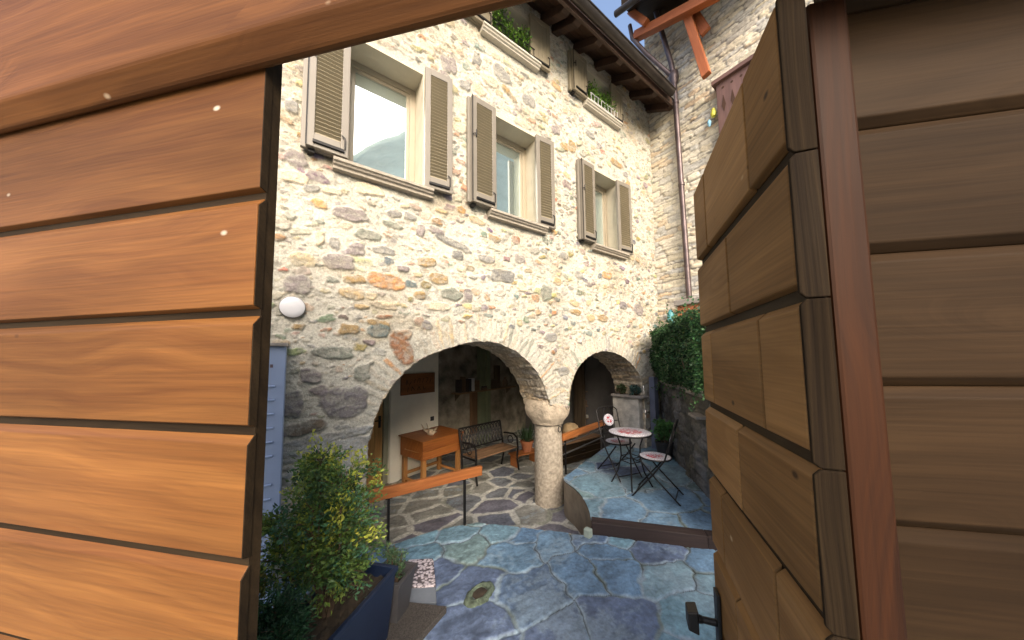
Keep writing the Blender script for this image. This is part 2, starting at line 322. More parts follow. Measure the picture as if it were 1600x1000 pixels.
class MB:
    """collects shapes in world coordinates (after self.M); build() links them as one mesh"""
    def __init__(s, M=None): s.v = []; s.f = []; s.g = []; s.M = M or Matrix.Identity(4)
    def add(s, vs, fs, gv=None):
        b = len(s.v); s.v += [s.M @ Vector(v) for v in vs]; s.f += [tuple(b+i for i in f) for f in fs]
        s.g += gv if gv else [tuple(v) for v in vs]
    def box(s, lo, hi, R=None, axis=None):
        """box between corners; R optional 4x4 applied first; grain along the longest side"""
        lo = Vector(lo); hi = Vector(hi); d = hi-lo; ax = axis if axis is not None else max(range(3), key=lambda i: abs(d[i]))
        oth = [i for i in range(3) if i != ax]; off = [random.uniform(0, 60) for _ in range(3)]
        vs = []; gv = []
        for i in range(8):
            p = Vector((hi[0] if i & 1 else lo[0], hi[1] if i & 2 else lo[1], hi[2] if i & 4 else lo[2]))
            gv.append((p[ax]+off[0], p[oth[0]]+off[1], p[oth[1]]+off[2])); vs.append(R @ p if R else p)
        s.add(vs, [(0, 2, 3, 1), (4, 5, 7, 6), (0, 1, 5, 4), (2, 6, 7, 3), (0, 4, 6, 2), (1, 3, 7, 5)], gv)
    def beam(s, a, b, w, h, up=(0, 0, 1)):
        """rectangular bar from a to b, w across, h along up"""
        a = Vector(a); b = Vector(b); x = (b-a); l = x.length; x.normalize()
        y = Vector(up).cross(x); y = y.normalized() if y.length > 1e-4 else x.orthogonal().normalized(); z = x.cross(y)
        R = Matrix(((x.x, y.x, z.x, a.x), (x.y, y.y, z.y, a.y), (x.z, y.z, z.z, a.z), (0, 0, 0, 1)))
        s.box((0, -w/2, -h/2), (l, w/2, h/2), R, 0)
    def tube(s, pts, r, n=8, cap=True):
        pts = [Vector(p) for p in pts]; m = len(pts); rs = r if isinstance(r, (list, tuple)) else [r]*m
        off = random.uniform(0, 50); vs = []; gv = []; fs = []
        prev = None; acc = 0
        for i, p in enumerate(pts):
            t = (pts[min(i+1, m-1)]-pts[max(i-1, 0)]).normalized()
            if prev is None: u = t.orthogonal().normalized()
            else: u = (prev - t*prev.dot(t)).normalized()
            prev = u; w = t.cross(u)
            if i: acc += (p-pts[i-1]).length
            for k in range(n):
                a = 2*PI*k/n; q = u*math.cos(a)+w*math.sin(a)
                vs.append(p+q*rs[i]); gv.append((acc+off, q.x*rs[i]+off, q.y*rs[i]))
        for i in range(m-1):
            for k in range(n):
                fs.append((i*n+k, i*n+(k+1) % n, (i+1)*n+(k+1) % n, (i+1)*n+k))
        if cap: fs.append(tuple(range(n-1, -1, -1))); fs.append(tuple((m-1)*n+k for k in range(n)))
        s.add(vs, fs, gv)
    def lathe(s, prof, c, n=24, axis=None, jit=0.0):
        """prof: (r, h) pairs turned about +z through c (or about axis)"""
        c = Vector(c); ax = Vector(axis or (0, 0, 1)).normalized(); u = ax.orthogonal().normalized(); w = ax.cross(u)
        vs = []; fs = []; gv = []; rmax = max(p[0] for p in prof)
        for (r, h) in prof:
            for k in range(n):
                a = 2*PI*k/n; rr = r*(1+random.uniform(-jit, jit))
                vs.append(c+ax*h+(u*math.cos(a)+w*math.sin(a))*rr); gv.append((r/rmax, a, h))
        for i in range(len(prof)-1):
            for k in range(n): fs.append((i*n+k, i*n+(k+1) % n, (i+1)*n+(k+1) % n, (i+1)*n+k))
        if prof[0][0] > 1e-5: fs.append(tuple(range(n-1, -1, -1)))
        if prof[-1][0] > 1e-5: fs.append(tuple((len(prof)-1)*n+k for k in range(n)))
        s.add(vs, fs, gv)
    def prism(s, poly, a, b, X, Y):
        """polygon poly (x, y) in the frame X, Y swept from point a to point b"""
        a = Vector(a); b = Vector(b); X = Vector(X); Y = Vector(Y); n = len(poly); l = (b-a).length
        off = [random.uniform(0, 60) for _ in range(3)]
        vs = [a+X*p[0]+Y*p[1] for p in poly]+[b+X*p[0]+Y*p[1] for p in poly]
        gv = [(off[0], off[1]+p[0], off[2]+p[1]) for p in poly]+[(off[0]+l, off[1]+p[0], off[2]+p[1]) for p in poly]
        s.add(vs, [tuple(range(n-1, -1, -1)), tuple(range(n, 2*n))]+[(i, (i+1) % n, n+(i+1) % n, n+i) for i in range(n)], gv)
    def build(s, name, mat, parent=None, bevel=0.0, smooth=False, base=None, flip=True):
        off = LOC[parent.name] if parent is not None else Vector(base if base is not None else (0, 0, 0))
        me = bpy.data.meshes.new(name); me.from_pydata([tuple(v-off) for v in s.v], [], s.f); me.update()
        at_ = me.attributes.new('gv', 'FLOAT_VECTOR', 'POINT'); at_.data.foreach_set('vector', np.array(s.g, dtype=np.float32).ravel())
        me.materials.append(mat)
        if flip:
            bm = bmesh.new(); bm.from_mesh(me); bmesh.ops.recalc_face_normals(bm, faces=bm.faces); bm.to_mesh(me); bm.free()
        if smooth:
            me.polygons.foreach_set('use_smooth', [True]*len(me.polygons))
            try: me.set_sharp_from_angle(angle=math.radians(40))
            except Exception: pass
        o = link(name, me, parent, base)
        if bevel:
            mo = o.modifiers.new('soft edges', 'BEVEL'); mo.width = bevel; mo.segments = 2; mo.limit_method = 'ANGLE'; mo.angle_limit = math.radians(35)
        return o

def frame(origin, x, z=(0, 0, 1)):
    """4x4 with local x along x, local z up, y = z cross x"""
    x = Vector(x).normalized(); z = Vector(z).normalized(); y = z.cross(x).normalized(); o = Vector(origin)
    return Matrix(((x.x, y.x, z.x, o.x), (x.y, y.y, z.y, o.y), (x.z, y.z, z.z, o.z), (0, 0, 0, 1)))

def np_mesh(name, V, Fq, Cc, mat, parent=None, base=None, smooth=True, tris=None):
    """V (n,3) world, Fq (m,4) quads, Cc (n,3) colours -> mesh with 'Col' attribute"""
    off = np.array(LOC[parent.name] if parent is not None else (base if base is not None else (0, 0, 0)), dtype=np.float64)
    V = V-off; me = bpy.data.meshes.new(name)
    m = len(Fq); k = Fq.shape[1]
    me.vertices.add(len(V)); me.vertices.foreach_set('co', V.astype(np.float32).ravel())
    me.loops.add(m*k); me.loops.foreach_set('vertex_index', Fq.astype(np.int32).ravel())
    me.polygons.add(m); me.polygons.foreach_set('loop_start', np.arange(0, m*k, k, dtype=np.int32))
    me.polygons.foreach_set('use_smooth', np.full(m, smooth))
    me.update(calc_edges=True)
    ca = me.color_attributes.new('Col', 'FLOAT_COLOR', 'POINT')
    c4 = np.ones((len(V), 4), dtype=np.float32); c4[:, :3] = Cc; ca.data.foreach_set('color', c4.ravel())
    me.materials.append(mat); me.validate()
    return link(name, me, parent, base)

# ------------------------------------------------------------------ painted stone fields
def grid_lines(lo, hi, step, must=()):
    n = max(2, int(round((hi-lo)/step))+1); g = list(np.linspace(lo, hi, n))
    for m in must:
        g = [x for x in g if abs(x-m) > step*0.45]; g.append(m)
    return np.array(sorted(g))
class Field:
    """structured u,v grid carrying colour and height; stones are laid into it"""
    def __init__(s, us, vs, base):
        s.us, s.vs = us, vs; s.U, s.V = np.meshgrid(us, vs); s.C = np.ones(s.U.shape+(3,), dtype=np.float32)*np.array(base, dtype=np.float32)
        s.H = np.zeros(s.U.shape, dtype=np.float32)
        s.wu = fbm(s.U*14, s.V*14, 3, 3.1)*0.022; s.wv = fbm(s.U*14, s.V*14, 3, 9.7)*0.022
        s.tex = fbm(s.U*9, s.V*26, 4, 5.5); s.tex2 = fbm(s.U*40, s.V*40, 3, 2.2)
    def stone(s, cu, cv, a, b, ang, col, h=0.012, cover=1.0, p=2.6, rough=0.12, soft=0.09, streak=0.45):
        R = max(a, b)*1.5+0.03
        i0, i1 = np.searchsorted(s.us, [cu-R, cu+R]); j0, j1 = np.searchsorted(s.vs, [cv-R, cv+R])
        if i1 <= i0 or j1 <= j0: return
        sl = (slice(j0, j1), slice(i0, i1))
        x = s.U[sl]+s.wu[sl]-cu; y = s.V[sl]+s.wv[sl]-cv
        ca, sa = math.cos(ang), math.sin(ang); xr = (x*ca+y*sa)/a; yr = (-x*sa+y*ca)/b
        th = np.arctan2(yr, xr); rad = 1.0
        for k in (2, 3, 4, 5): rad = rad+rough*random.uniform(-1, 1)/math.sqrt(k)*np.cos(k*th+random.uniform(0, 6.28))
        d = (np.abs(xr)**p+np.abs(yr)**p)**(1/p)/rad
        m = 1-sstep(1-soft, 1+soft, d)
        c = np.array(col, dtype=np.float32)[None, None, :]*(1+streak*(s.tex[sl]+0.6*s.tex2[sl]))[..., None]
        mk = (m*cover)[..., None]*(1 if cover >= 0.98 else (0.55+0.45*sstep(-0.35, 0.25, s.tex[sl]+s.tex2[sl]))[..., None])
        s.C[sl] = s.C[sl]*(1-mk)+np.clip(c, 0.01, 0.9)*mk
        s.H[sl] = np.maximum(s.H[sl], m*h*(0.8+0.5*s.tex[sl])) if h > 0 else s.H[sl]+m*h
def poly_sdf(X, Y, P):
    """signed distance to closed polygon P (inside negative) and nearest points"""
    P = np.array(P); best = np.full(X.shape, 1e9); nx = np.zeros(X.shape); ny = np.zeros(X.shape); ins = np.zeros(X.shape, dtype=bool)
    for (x0, y0), (x1, y1) in zip(P, np.roll(P, -1, axis=0)):
        dx, dy = x1-x0, y1-y0; l2 = dx*dx+dy*dy+1e-12
        t = np.clip(((X-x0)*dx+(Y-y0)*dy)/l2, 0, 1); qx = x0+t*dx; qy = y0+t*dy; dd = (X-qx)**2+(Y-qy)**2
        w = dd < best; best = np.where(w, dd, best); nx = np.where(w, qx, nx); ny = np.where(w, qy, ny)
        c = (y0 > Y) != (y1 > Y)
        with np.errstate(divide='ignore', invalid='ignore'): xi = (x1-x0)*(Y-y0)/(y1-y0+1e-15)+x0
        ins ^= c & (X < xi)
    d = np.sqrt(best); return np.where(ins, -d, d), nx, ny
def cut_faces(U, V, holes, step, keep_inside=None):
    """snap grid to polygon edges; returns U, V, face index array"""
    U = U.copy(); V = V.copy(); nv, nu = U.shape; kill = np.zeros((nv-1, nu-1), dtype=bool)
    for P, inside in holes:
        pa = np.array(P); lo = pa.min(0)-0.1; hi = pa.max(0)+0.1
        reg = (U >= lo[0]) & (U <= hi[0]) & (V >= lo[1]) & (V <= hi[1])
        sd = np.full(U.shape, 9.0); qx = U.copy(); qy = V.copy()
        a, b, c = poly_sdf(U[reg], V[reg], P); sd[reg] = a; qx[reg] = b; qy[reg] = c
        if inside: sd = -sd                                  # keep what lies inside P
        sn = np.abs(sd) < step*0.72
        U = np.where(sn, qx, U); V = np.where(sn, qy, V); sd = np.where(sn, 0, sd)
        q = sd[:-1, :-1]+sd[1:, :-1]+sd[:-1, 1:]+sd[1:, 1:]
        kill |= q < -1e-5
        if inside is False: pass
    idx = np.arange(nv*nu).reshape(nv, nu)
    Fq = np.stack([idx[:-1, :-1], idx[:-1, 1:], idx[1:, 1:], idx[1:, :-1]], -1)[~kill]
    return U, V, Fq
def densify(P, step=0.03, rough=0.0, closed=True):
    out = []; n = len(P)
    for i in range(n if closed else n-1):
        a = P[i]; b = P[(i+1) % n]; l = math.hypot(b[0]-a[0], b[1]-a[1]); k = max(1, int(l/step))
        for j in range(k): out.append((a[0]+(b[0]-a[0])*j/k+random.uniform(-rough, rough), a[1]+(b[1]-a[1])*j/k+random.uniform(-rough, rough)))
    if not closed: out.append(P[-1])
    return out
def smooth_poly(P, it=2):
    for _ in range(it):
        Q = [P[0]]
        for a, b in zip(P[:-1], P[1:]): Q += [(0.75*a[0]+0.25*b[0], 0.75*a[1]+0.25*b[1]), (0.25*a[0]+0.75*b[0], 0.25*a[1]+0.75*b[1])]
        P = Q+[P[-1]]
    return P

YF = 3.2            # street face of the stone house
XC = 5.86           # where it meets the neighbour's wall
Z_LOW, Z_PATH, Z_TER = -0.30, 0.06, 0.16

house = thing('stone_house', 'old rubble stone house with two arches below and taupe shuttered windows above', 'house', (2.6, YF, 0))

# ---- openings
A1 = [tuple(at(x, y, 1, YF)[i] for i in (0, 2)) for x, y in [(575, 690), (586, 650), (606, 610), (640, 570), (690, 545), (755, 530), (800, 543), (830, 568), (850, 600), (859, 632)]]
A2 = [tuple(at(x, y, 1, YF)[i] for i in (0, 2)) for x, y in [(888, 640), (891, 600), (905, 566), (940, 545), (975, 556), (999, 583), (1005, 610)]]
A1 = smooth_poly(A1, 2); A2 = smooth_poly(A2, 2)
ARCH = [(0.55, -0.5)]+[(0.55, 0.5)]+A1+A2+[(5.24, 0.4), (5.24, -0.5)]
ARCH = densify(ARCH, 0.028, 0.007)
WINS = [dict(x0=0.30, x1=1.05, z0=3.67, z1=5.05, up=False), dict(x0=1.98, x1=2.73, z0=3.67, z1=5.03, up=False), dict(x0=3.95, x1=4.67, z0=3.66, z1=5.02, up=False),
        dict(x0=1.89, x1=2.65, z0=6.12, z1=6.80, up=True), dict(x0=3.86, x1=4.62, z0=6.12, z1=6.78, up=True)]

def photo_stone(fld, px, py, w, h, col, ang=0.0, cover=0.92, hh=0.022, p=2.8):
    c = at(px, py, 1, YF); l = at(px-w/2, py, 1, YF); r = at(px+w/2, py, 1, YF); t = at(px, py-h/2, 1, YF); b = at(px, py+h/2, 1, YF)
    fld.stone(c.x, c.z, (r.x-l.x)/2, (t.z-b.z)/2, ang, col, hh, cover, p)
MAUVE = (0.25, 0.215, 0.21); VIOLET = (0.19, 0.17, 0.18); GREY = (0.27, 0.265, 0.25); DGREY = (0.17, 0.17, 0.165); ORANGE = (0.52, 0.26, 0.10)
TAN = (0.52, 0.38, 0.20); OCHRE = (0.36, 0.24, 0.10); GREEN = (0.22, 0.235, 0.19); TEAL = (0.14, 0.19, 0.19); RUST = (0.30, 0.13, 0.06); PALE = (0.55, 0.44, 0.29); BROWN = (0.17, 0.125, 0.085)
PH = [(530, 410, 54, 24, MAUVE), (466, 446, 44, 29, MAUVE), (604, 440, 60, 24, ORANGE), (549, 459, 40, 17, TAN), (553, 437, 34, 14, OCHRE), (705, 460, 33, 18, GREEN),
      (685, 435, 30, 17, OCHRE), (656, 462, 18, 11, OCHRE), (785, 431, 36, 20, DGREY), (731, 462, 12, 22, MAUVE), (852, 457, 17, 24, GREEN), (548, 336, 54, 20, MAUVE),
      (575, 368, 40, 15, GREEN), (522, 380, 17, 18, GREY), (557, 390, 27, 19, MAUVE), (600, 392, 36, 11, GREY), (656, 361, 14, 18, MAUVE), (682, 362, 24, 11, MAUVE),
      (709, 381, 58, 12, DGREY, -0.2), (714, 399, 18, 14, DGREY), (666, 410, 29, 14, OCHRE), (684, 479, 40, 12, PALE), (600, 477, 40, 14, PALE), (564, 479, 22, 8, TAN),
      (591, 505, 36, 10, OCHRE), (592, 517, 36, 20, TEAL), (546, 515, 33, 17, OCHRE), (522, 551, 70, 18, GREEN), (629, 545, 30, 52, RUST, 0.45), (486, 587, 34, 22, MAUVE), (566, 582, 28, 24, GREEN),
      (539, 628, 74, 46, VIOLET), (457, 632, 32, 40, VIOLET), (479, 668, 68, 20, BROWN, 0.05), (466, 511, 20, 9, OCHRE), (600, 495, 26, 6, RUST), (948, 430, 16, 11, ORANGE), (941, 497, 15, 12, OCHRE),
      (923, 497, 11, 11, TAN), (899, 488, 18, 9, OCHRE), (897, 474, 18, 9, TAN), (816, 449, 14, 16, PALE), (829, 477, 12, 18, PALE), (997, 484, 14, 18, MAUVE), (973, 477, 12, 11, VIOLET),
      (881, 580, 16, 14, GREY), (861, 527, 20, 12, GREY), (463, 249, 36, 26, MAUVE), (458, 277, 50, 18, PALE), (577, 297, 44, 18, PALE), (455, 168, 22, 18, GREY), (701, 102, 26, 24, MAUVE),
      (666, 76, 26, 16, PALE), (694, 119, 16, 12, MAUVE), (726, 134, 18, 14, GREY), (717, 201, 20, 18, PALE), (745, 95, 14, 18, DGREY), (784, 116, 26, 22, GREY), (765, 127, 28, 15, PALE),
      (796, 147, 28, 9, OCHRE, -0.5), (826, 157, 20, 16, GREY), (893, 230, 12, 18, OCHRE), (881, 229, 12, 12, OCHRE), (962, 255, 17, 9, OCHRE), (867, 204, 13, 12, MAUVE), (815, 193, 26, 11, PALE),
      (921, 210, 15, 10, GREY), (500, 372, 14, 22, PALE), (640, 340, 22, 10, GREY), (612, 352, 30, 9, GREEN), (745, 345, 22, 10, TAN), (772, 372, 20, 10, OCHRE), (760, 405, 26, 10, GREY), (812, 405, 16, 13, MAUVE),
      (805, 375, 13, 12, RUST), (720, 420, 16, 10, PALE), (630, 420, 18, 9, MAUVE), (487, 295, 26, 12, GREY), (520, 300, 30, 10, PALE), (620, 280, 22, 10, MAUVE), (690, 330, 22, 8, TAN), (880, 400, 14, 12, GREY), (905, 430, 12, 10, GREY), (870, 440, 12, 10, TAN)]

def build_facade():
    must_x = sorted({w[k] for w in WINS for k in ('x0', 'x1')}); must_z = sorted({w[k] for w in WINS for k in ('z0', 'z1')})
    us = np.concatenate([np.linspace(-1.6, -0.34, 20), grid_lines(-0.3, XC+0.02, 0.0092, must_x)]); vs = grid_lines(-0.36, 7.2, 0.0092, must_z)
    MORT = np.array((0.51, 0.485, 0.41), dtype=np.float32)
    f = Field(us, vs, MORT)
    f.C *= (1+0.16*fbm(f.U*2.3, f.V*2.3, 4, 8.0)+0.16*f.tex2)[..., None]
    f.C *= 1-0.30*(sstep(0.05, 0.5, fbm(f.U*1.6, f.V*3.1, 5, 31.0))[..., None])*np.array((0.6, 0.75, 1.0), dtype=np.float32)
    f.C *= (1-0.30*sstep(0.20, 0.36, fbm(f.U*17, f.V*24, 3, 51.0)))[..., None]
    placed = []
    def free(x, z, r):
        for w in WINS:
            if w['x0']-0.10 < x < w['x1']+0.10 and w['z0']-0.16 < z < w['z1']+0.12: return False
        return all((x-a)**2*0.75+((z-b)*1.5)**2*0.75 > (r+c)**2*0.62 for a, b, c in placed)
    expl = []
    for t in PH:
        c = at(t[0], t[1], 1, YF); l = at(t[0]-t[2]/2, t[1], 1, YF); placed.append((c.x, c.z, (c.x-l.x))); expl.append(t)
    # voussoirs: thin stones standing on edge round both arches
    for arc, n0 in ((A1, 21), (A2, 19)):
        P = np.array(arc); cx = P[:, 0].mean(); seg = np.cumsum(np.r_[0, np.hypot(*np.diff(P, axis=0).T)])
        k = 0; sdist = 0.03
        while sdist < seg[-1]-0.05:
            x = np.interp(sdist, seg, P[:, 0]); z = np.interp(sdist, seg, P[:, 1]); x2 = np.interp(sdist+0.03, seg, P[:, 0]); z2 = np.interp(sdist+0.03, seg, P[:, 1])
            tx, tz = x2-x, z2-z; l = math.hypot(tx, tz); nx, nz = -tz/l, tx/l
            ln = random.uniform(0.22, 0.36); th = random.uniform(0.028, 0.055)
            if nz > 0.15:
                cc = random.choice([TAN, PALE, GREY, PALE, GREY, ORANGE, GREEN, PALE]); cov = random.choice([0.12, 0.2, 0.35, 0.8])
                f.stone(x+nx*(ln*0.5+0.01), z+nz*(ln*0.5+0.01), ln/2, th/2, math.atan2(nz, nx)+random.uniform(-0.12, 0.12), cc, 0.007, cov, 3.0, 0.12)
                f.H -= 0  # joints are left as mortar
                placed.append((x+nx*ln*0.5, z+nz*ln*0.5, 0.13))
            sdist += th+random.uniform(0.02, 0.045); k += 1
    pal = [MAUVE, GREY, DGREY, ORANGE, TAN, OCHRE, GREEN, PALE, PALE, TAN, GREY, VIOLET, PALE]
    arch_np = np.array(ARCH)
    tries = 0; lay = []
    while tries < 15000:
        tries += 1
        x = random.uniform(-0.4, XC); z = random.uniform(-0.2, 7.1)
        first = tries < 2600
        big = random.random() < (0.16 if x < 2.2 else 0.05)
        a = (random.uniform(0.06, 0.105) if big else random.uniform(0.032, 0.068)) if first else random.uniform(0.012, 0.034)
        if z > 5: a *= 1.15
        if not free(x, z, a): continue
        placed.append((x, z, a)); lay.append((x, z, a, first))
    for x, z, a, first in lay:
        cov = random.choice([0.35, 0.6, 0.8, 0.9, 0.97] if first else [0.2, 0.35, 0.5, 0.7]); cov = cov*(0.85 if z > 4.6 else 1)
        f.stone(x, z, a, a*random.uniform(0.36, 0.75), random.gauss(0, 0.16), tuple(k_*random.uniform(0.5, 0.9) for k_ in random.choice(pal)), random.uniform(0.010, 0.026) if first else random.uniform(0.004, 0.012), cov, random.uniform(2.0, 3.6), 0.18, 0.11)
    for t in expl:
        t = (*t[:4], tuple(0.82*k for k in t[4]) if t[4] is not PALE else t[4], *t[5:])
        photo_stone(f, *t[:5], ang=t[5] if len(t) > 5 else random.gauss(0, 0.06), cover=0.62 if t[4] is PALE else 0.9)
    # the big layered rock low on the left pier
    for k in range(7):
        photo_stone(f, 515+random.uniform(-14, 14), 684+k*11, 150, 13, random.choice([(0.36, 0.37, 0.36), (0.30, 0.31, 0.31), (0.42, 0.42, 0.39)]), ang=0.08+random.gauss(0, 0.03), cover=0.8, hh=0.018, p=4)
    H = f.H+0.016*fbm(f.U*1.7, f.V*1.7, 3, 1.0)+0.006*f.tex2+0.008*fbm(f.U*7, f.V*7, 3, 4.0)
    fade = np.ones(f.U.shape, dtype=np.float32); kill = None
    for w in WINS:
        dx = np.maximum(np.maximum(w['x0']-f.U, f.U-w['x1']), 0); dz = np.maximum(np.maximum(w['z0']-f.V, f.V-w['z1']), 0)
        dd = np.hypot(dx, dz); fade = np.minimum(fade, sstep(0.0, 0.10, dd))
        m = (1-sstep(0.05, 0.085, dd+0.02*f.tex2))[..., None]; f.C[:] = f.C*(1-m)+np.array((0.53, 0.495, 0.405), dtype=np.float32)*m
    fade = np.minimum(fade, sstep(0.0, 0.05, XC-f.U))
    rect = [[(w['x0'], w['z0']), (w['x1'], w['z0']), (w['x1'], w['z1']), (w['x0'], w['z1'])] for w in WINS]
    U, V, Fq = cut_faces(f.U, f.V, [(ARCH, False)], 0.0092)
    cu = (U.ravel()[Fq].mean(1)); cv = (V.ravel()[Fq].mean(1)); ok = np.ones(len(Fq), dtype=bool)
    for w in WINS: ok &= ~((cu > w['x0']) & (cu < w['x1']) & (cv > w['z0']) & (cv < w['z1']))
    Fq = Fq[ok]
    Vv = np.stack([U.ravel(), (YF-H*fade).ravel(), V.ravel()], 1)
    np_mesh('wall', Vv, Fq, np.clip(f.C, 0.02, 0.85).reshape(-1, 3), MT['facade'], house)
    # inner face of the same wall
    U2, V2 = np.meshgrid(np.linspace(-1.6, 5.9, 190), np.linspace(-0.4, 2.3, 68))
    Ui, Vi, Fi = cut_faces(U2, V2, [(ARCH, False)], 0.04)
    np_mesh('inner_wall_face', np.stack([Ui.ravel(), np.full(Ui.size, 3.81), Vi.ravel()], 1), Fi[:, ::-1], np.full((Ui.size, 3), 0.3), MT['facade'], house)
    # lining of the arches: slabs laid through the wall
    P = np.array(ARCH); seg = np.r_[0, np.cumsum(np.hypot(*np.diff(np.vstack([P, P[:1]]), axis=0).T))]
    ss = np.arange(0, seg[-1]-0.01, 0.014); ts = np.linspace(0, 0.62, 44)
    f = Field(ss, ts, (0.34, 0.29, 0.22)); f.C *= (1+0.4*f.tex2)[..., None]
    sp = 0.0
    while sp < seg[-1]:
        th = random.uniform(0.045, 0.10); tt = -0.1
        while tt < 0.6:
            ln = random.uniform(0.2, 0.5)
            f.stone(sp+th/2, tt+ln/2, th/2*0.95, ln/2*0.98, random.gauss(0, 0.05), random.choice([(0.56, 0.45, 0.31), (0.62, 0.53, 0.40), (0.48, 0.40, 0.29), (0.56, 0.50, 0.42), (0.62, 0.48, 0.31)]), random.uniform(0.010, 0.036), 0.95, 4.0, 0.08, 0.14)
            tt += ln
        sp += th
    Pc = np.vstack([P, P[:1]]); xs = np.interp(ss, seg, Pc[:, 0]); zs = np.interp(ss, seg, Pc[:, 1])
    tx = np.gradient(xs); tz = np.gradient(zs); k = np.ones(9)/9
    tx = np.convolve(np.pad(tx, 4, mode='edge'), k, 'valid'); tz = np.convolve(np.pad(tz, 4, mode='edge'), k, 'valid')
    l = np.hypot(tx, tz)+1e-9; nx, nz = tz/l, -tx/l           # into the opening
    amp = (f.H-0.012)*sstep(0, 0.05, f.V)+0.004
    X = xs[None, :]+nx[None, :]*amp; Z = zs[None, :]+nz[None, :]*amp; Y = YF-0.012+f.V
    nv, nu = X.shape; idx = np.arange(nv*nu).reshape(nv, nu)
    Fq = np.stack([idx[:-1, :-1], idx[:-1, 1:], idx[1:, 1:], idx[1:, :-1]], -1).reshape(-1, 4)
    np_mesh('arch_lining', np.stack([X.ravel(), Y.ravel(), Z.ravel()], 1), Fq, np.clip(f.C, 0.02, 0.8).reshape(-1, 3), MT['facade'], house)
build_facade()

# ---- windows
for wi, w in enumerate(WINS):
    x0, x1, z0, z1 = w['x0'], w['x1'], w['z0'], w['z1']; yb = 3.46
    fr = MB(); fw = 0.065
    fr.box((x0, yb, z0), (x0+fw, yb+0.06, z1)); fr.box((x1-fw, yb, z0), (x1, yb+0.06, z1))
    fr.box((x0+fw, yb, z1-fw), (x1-fw, yb+0.06, z1)); fr.box((x0+fw, yb, z0), (x1-fw, yb+0.06, z0+fw))
    s2 = 0.04; a0, a1, b0, b1 = x0+fw, x1-fw, z0+fw, z1-fw
    fr.box((a0, yb+0.012, b0), (a0+s2, yb+0.05, b1)); fr.box((a1-s2, yb+0.012, b0), (a1, yb+0.05, b1))
    fr.box((a0+s2, yb+0.012, b1-s2), (a1-s2, yb+0.05, b1)); fr.box((a0+s2, yb+0.012, b0), (a1-s2, yb+0.05, b0+s2))
    if w['up']: xm = (x0+x1)/2; fr.box((xm-0.035, yb+0.008, b0+s2), (xm+0.035, yb+0.048, b1-s2))
    win = fr.build('window', MT['winframe'], house, 0.004)
    p = MB(); p.box((a0+s2-0.005, yb+0.028, b0+s2-0.005), (a1-s2+0.005, yb+0.036, b1-s2+0.005)); p.build('pane', MT['glass'], win)
    r = MB(); t = 0.02
    for lo, hi in (((x0-t, YF-0.004, z0), (x0, yb+0.07, z1)), ((x1, YF-0.004, z0), (x1+t, yb+0.07, z1)), ((x0-t, YF-0.004, z1), (x1+t, yb+0.07, z1+t)), ((x0-t, YF-0.002, z0-t), (x1+t, yb+0.07, z0-0.001))): r.box(lo, hi)
    r.build('reveal', MT['plaster_c'], win)
    s = MB(); e = 0.10; h = 0.09 if not w['up'] else 0.08
    prof = [(0.0, 0), (0.115, 0), (0.12, -0.012), (0.12, -0.032), (0.105, -0.040), (0.100, -0.055), (0.082, -0.066), (0.080, -h), (0.0, -h)]
    s.prism([(q[0], q[1]) for q in prof], (x0-e, YF+0.03, z0+0.012), (x1+e, YF+0.03, z0+0.012), (0, -1.25, 0), (0, 0, 1))
    s.build('sill', MT['sill_pale'] if w['up'] else MT['sill'], win, 0.003)

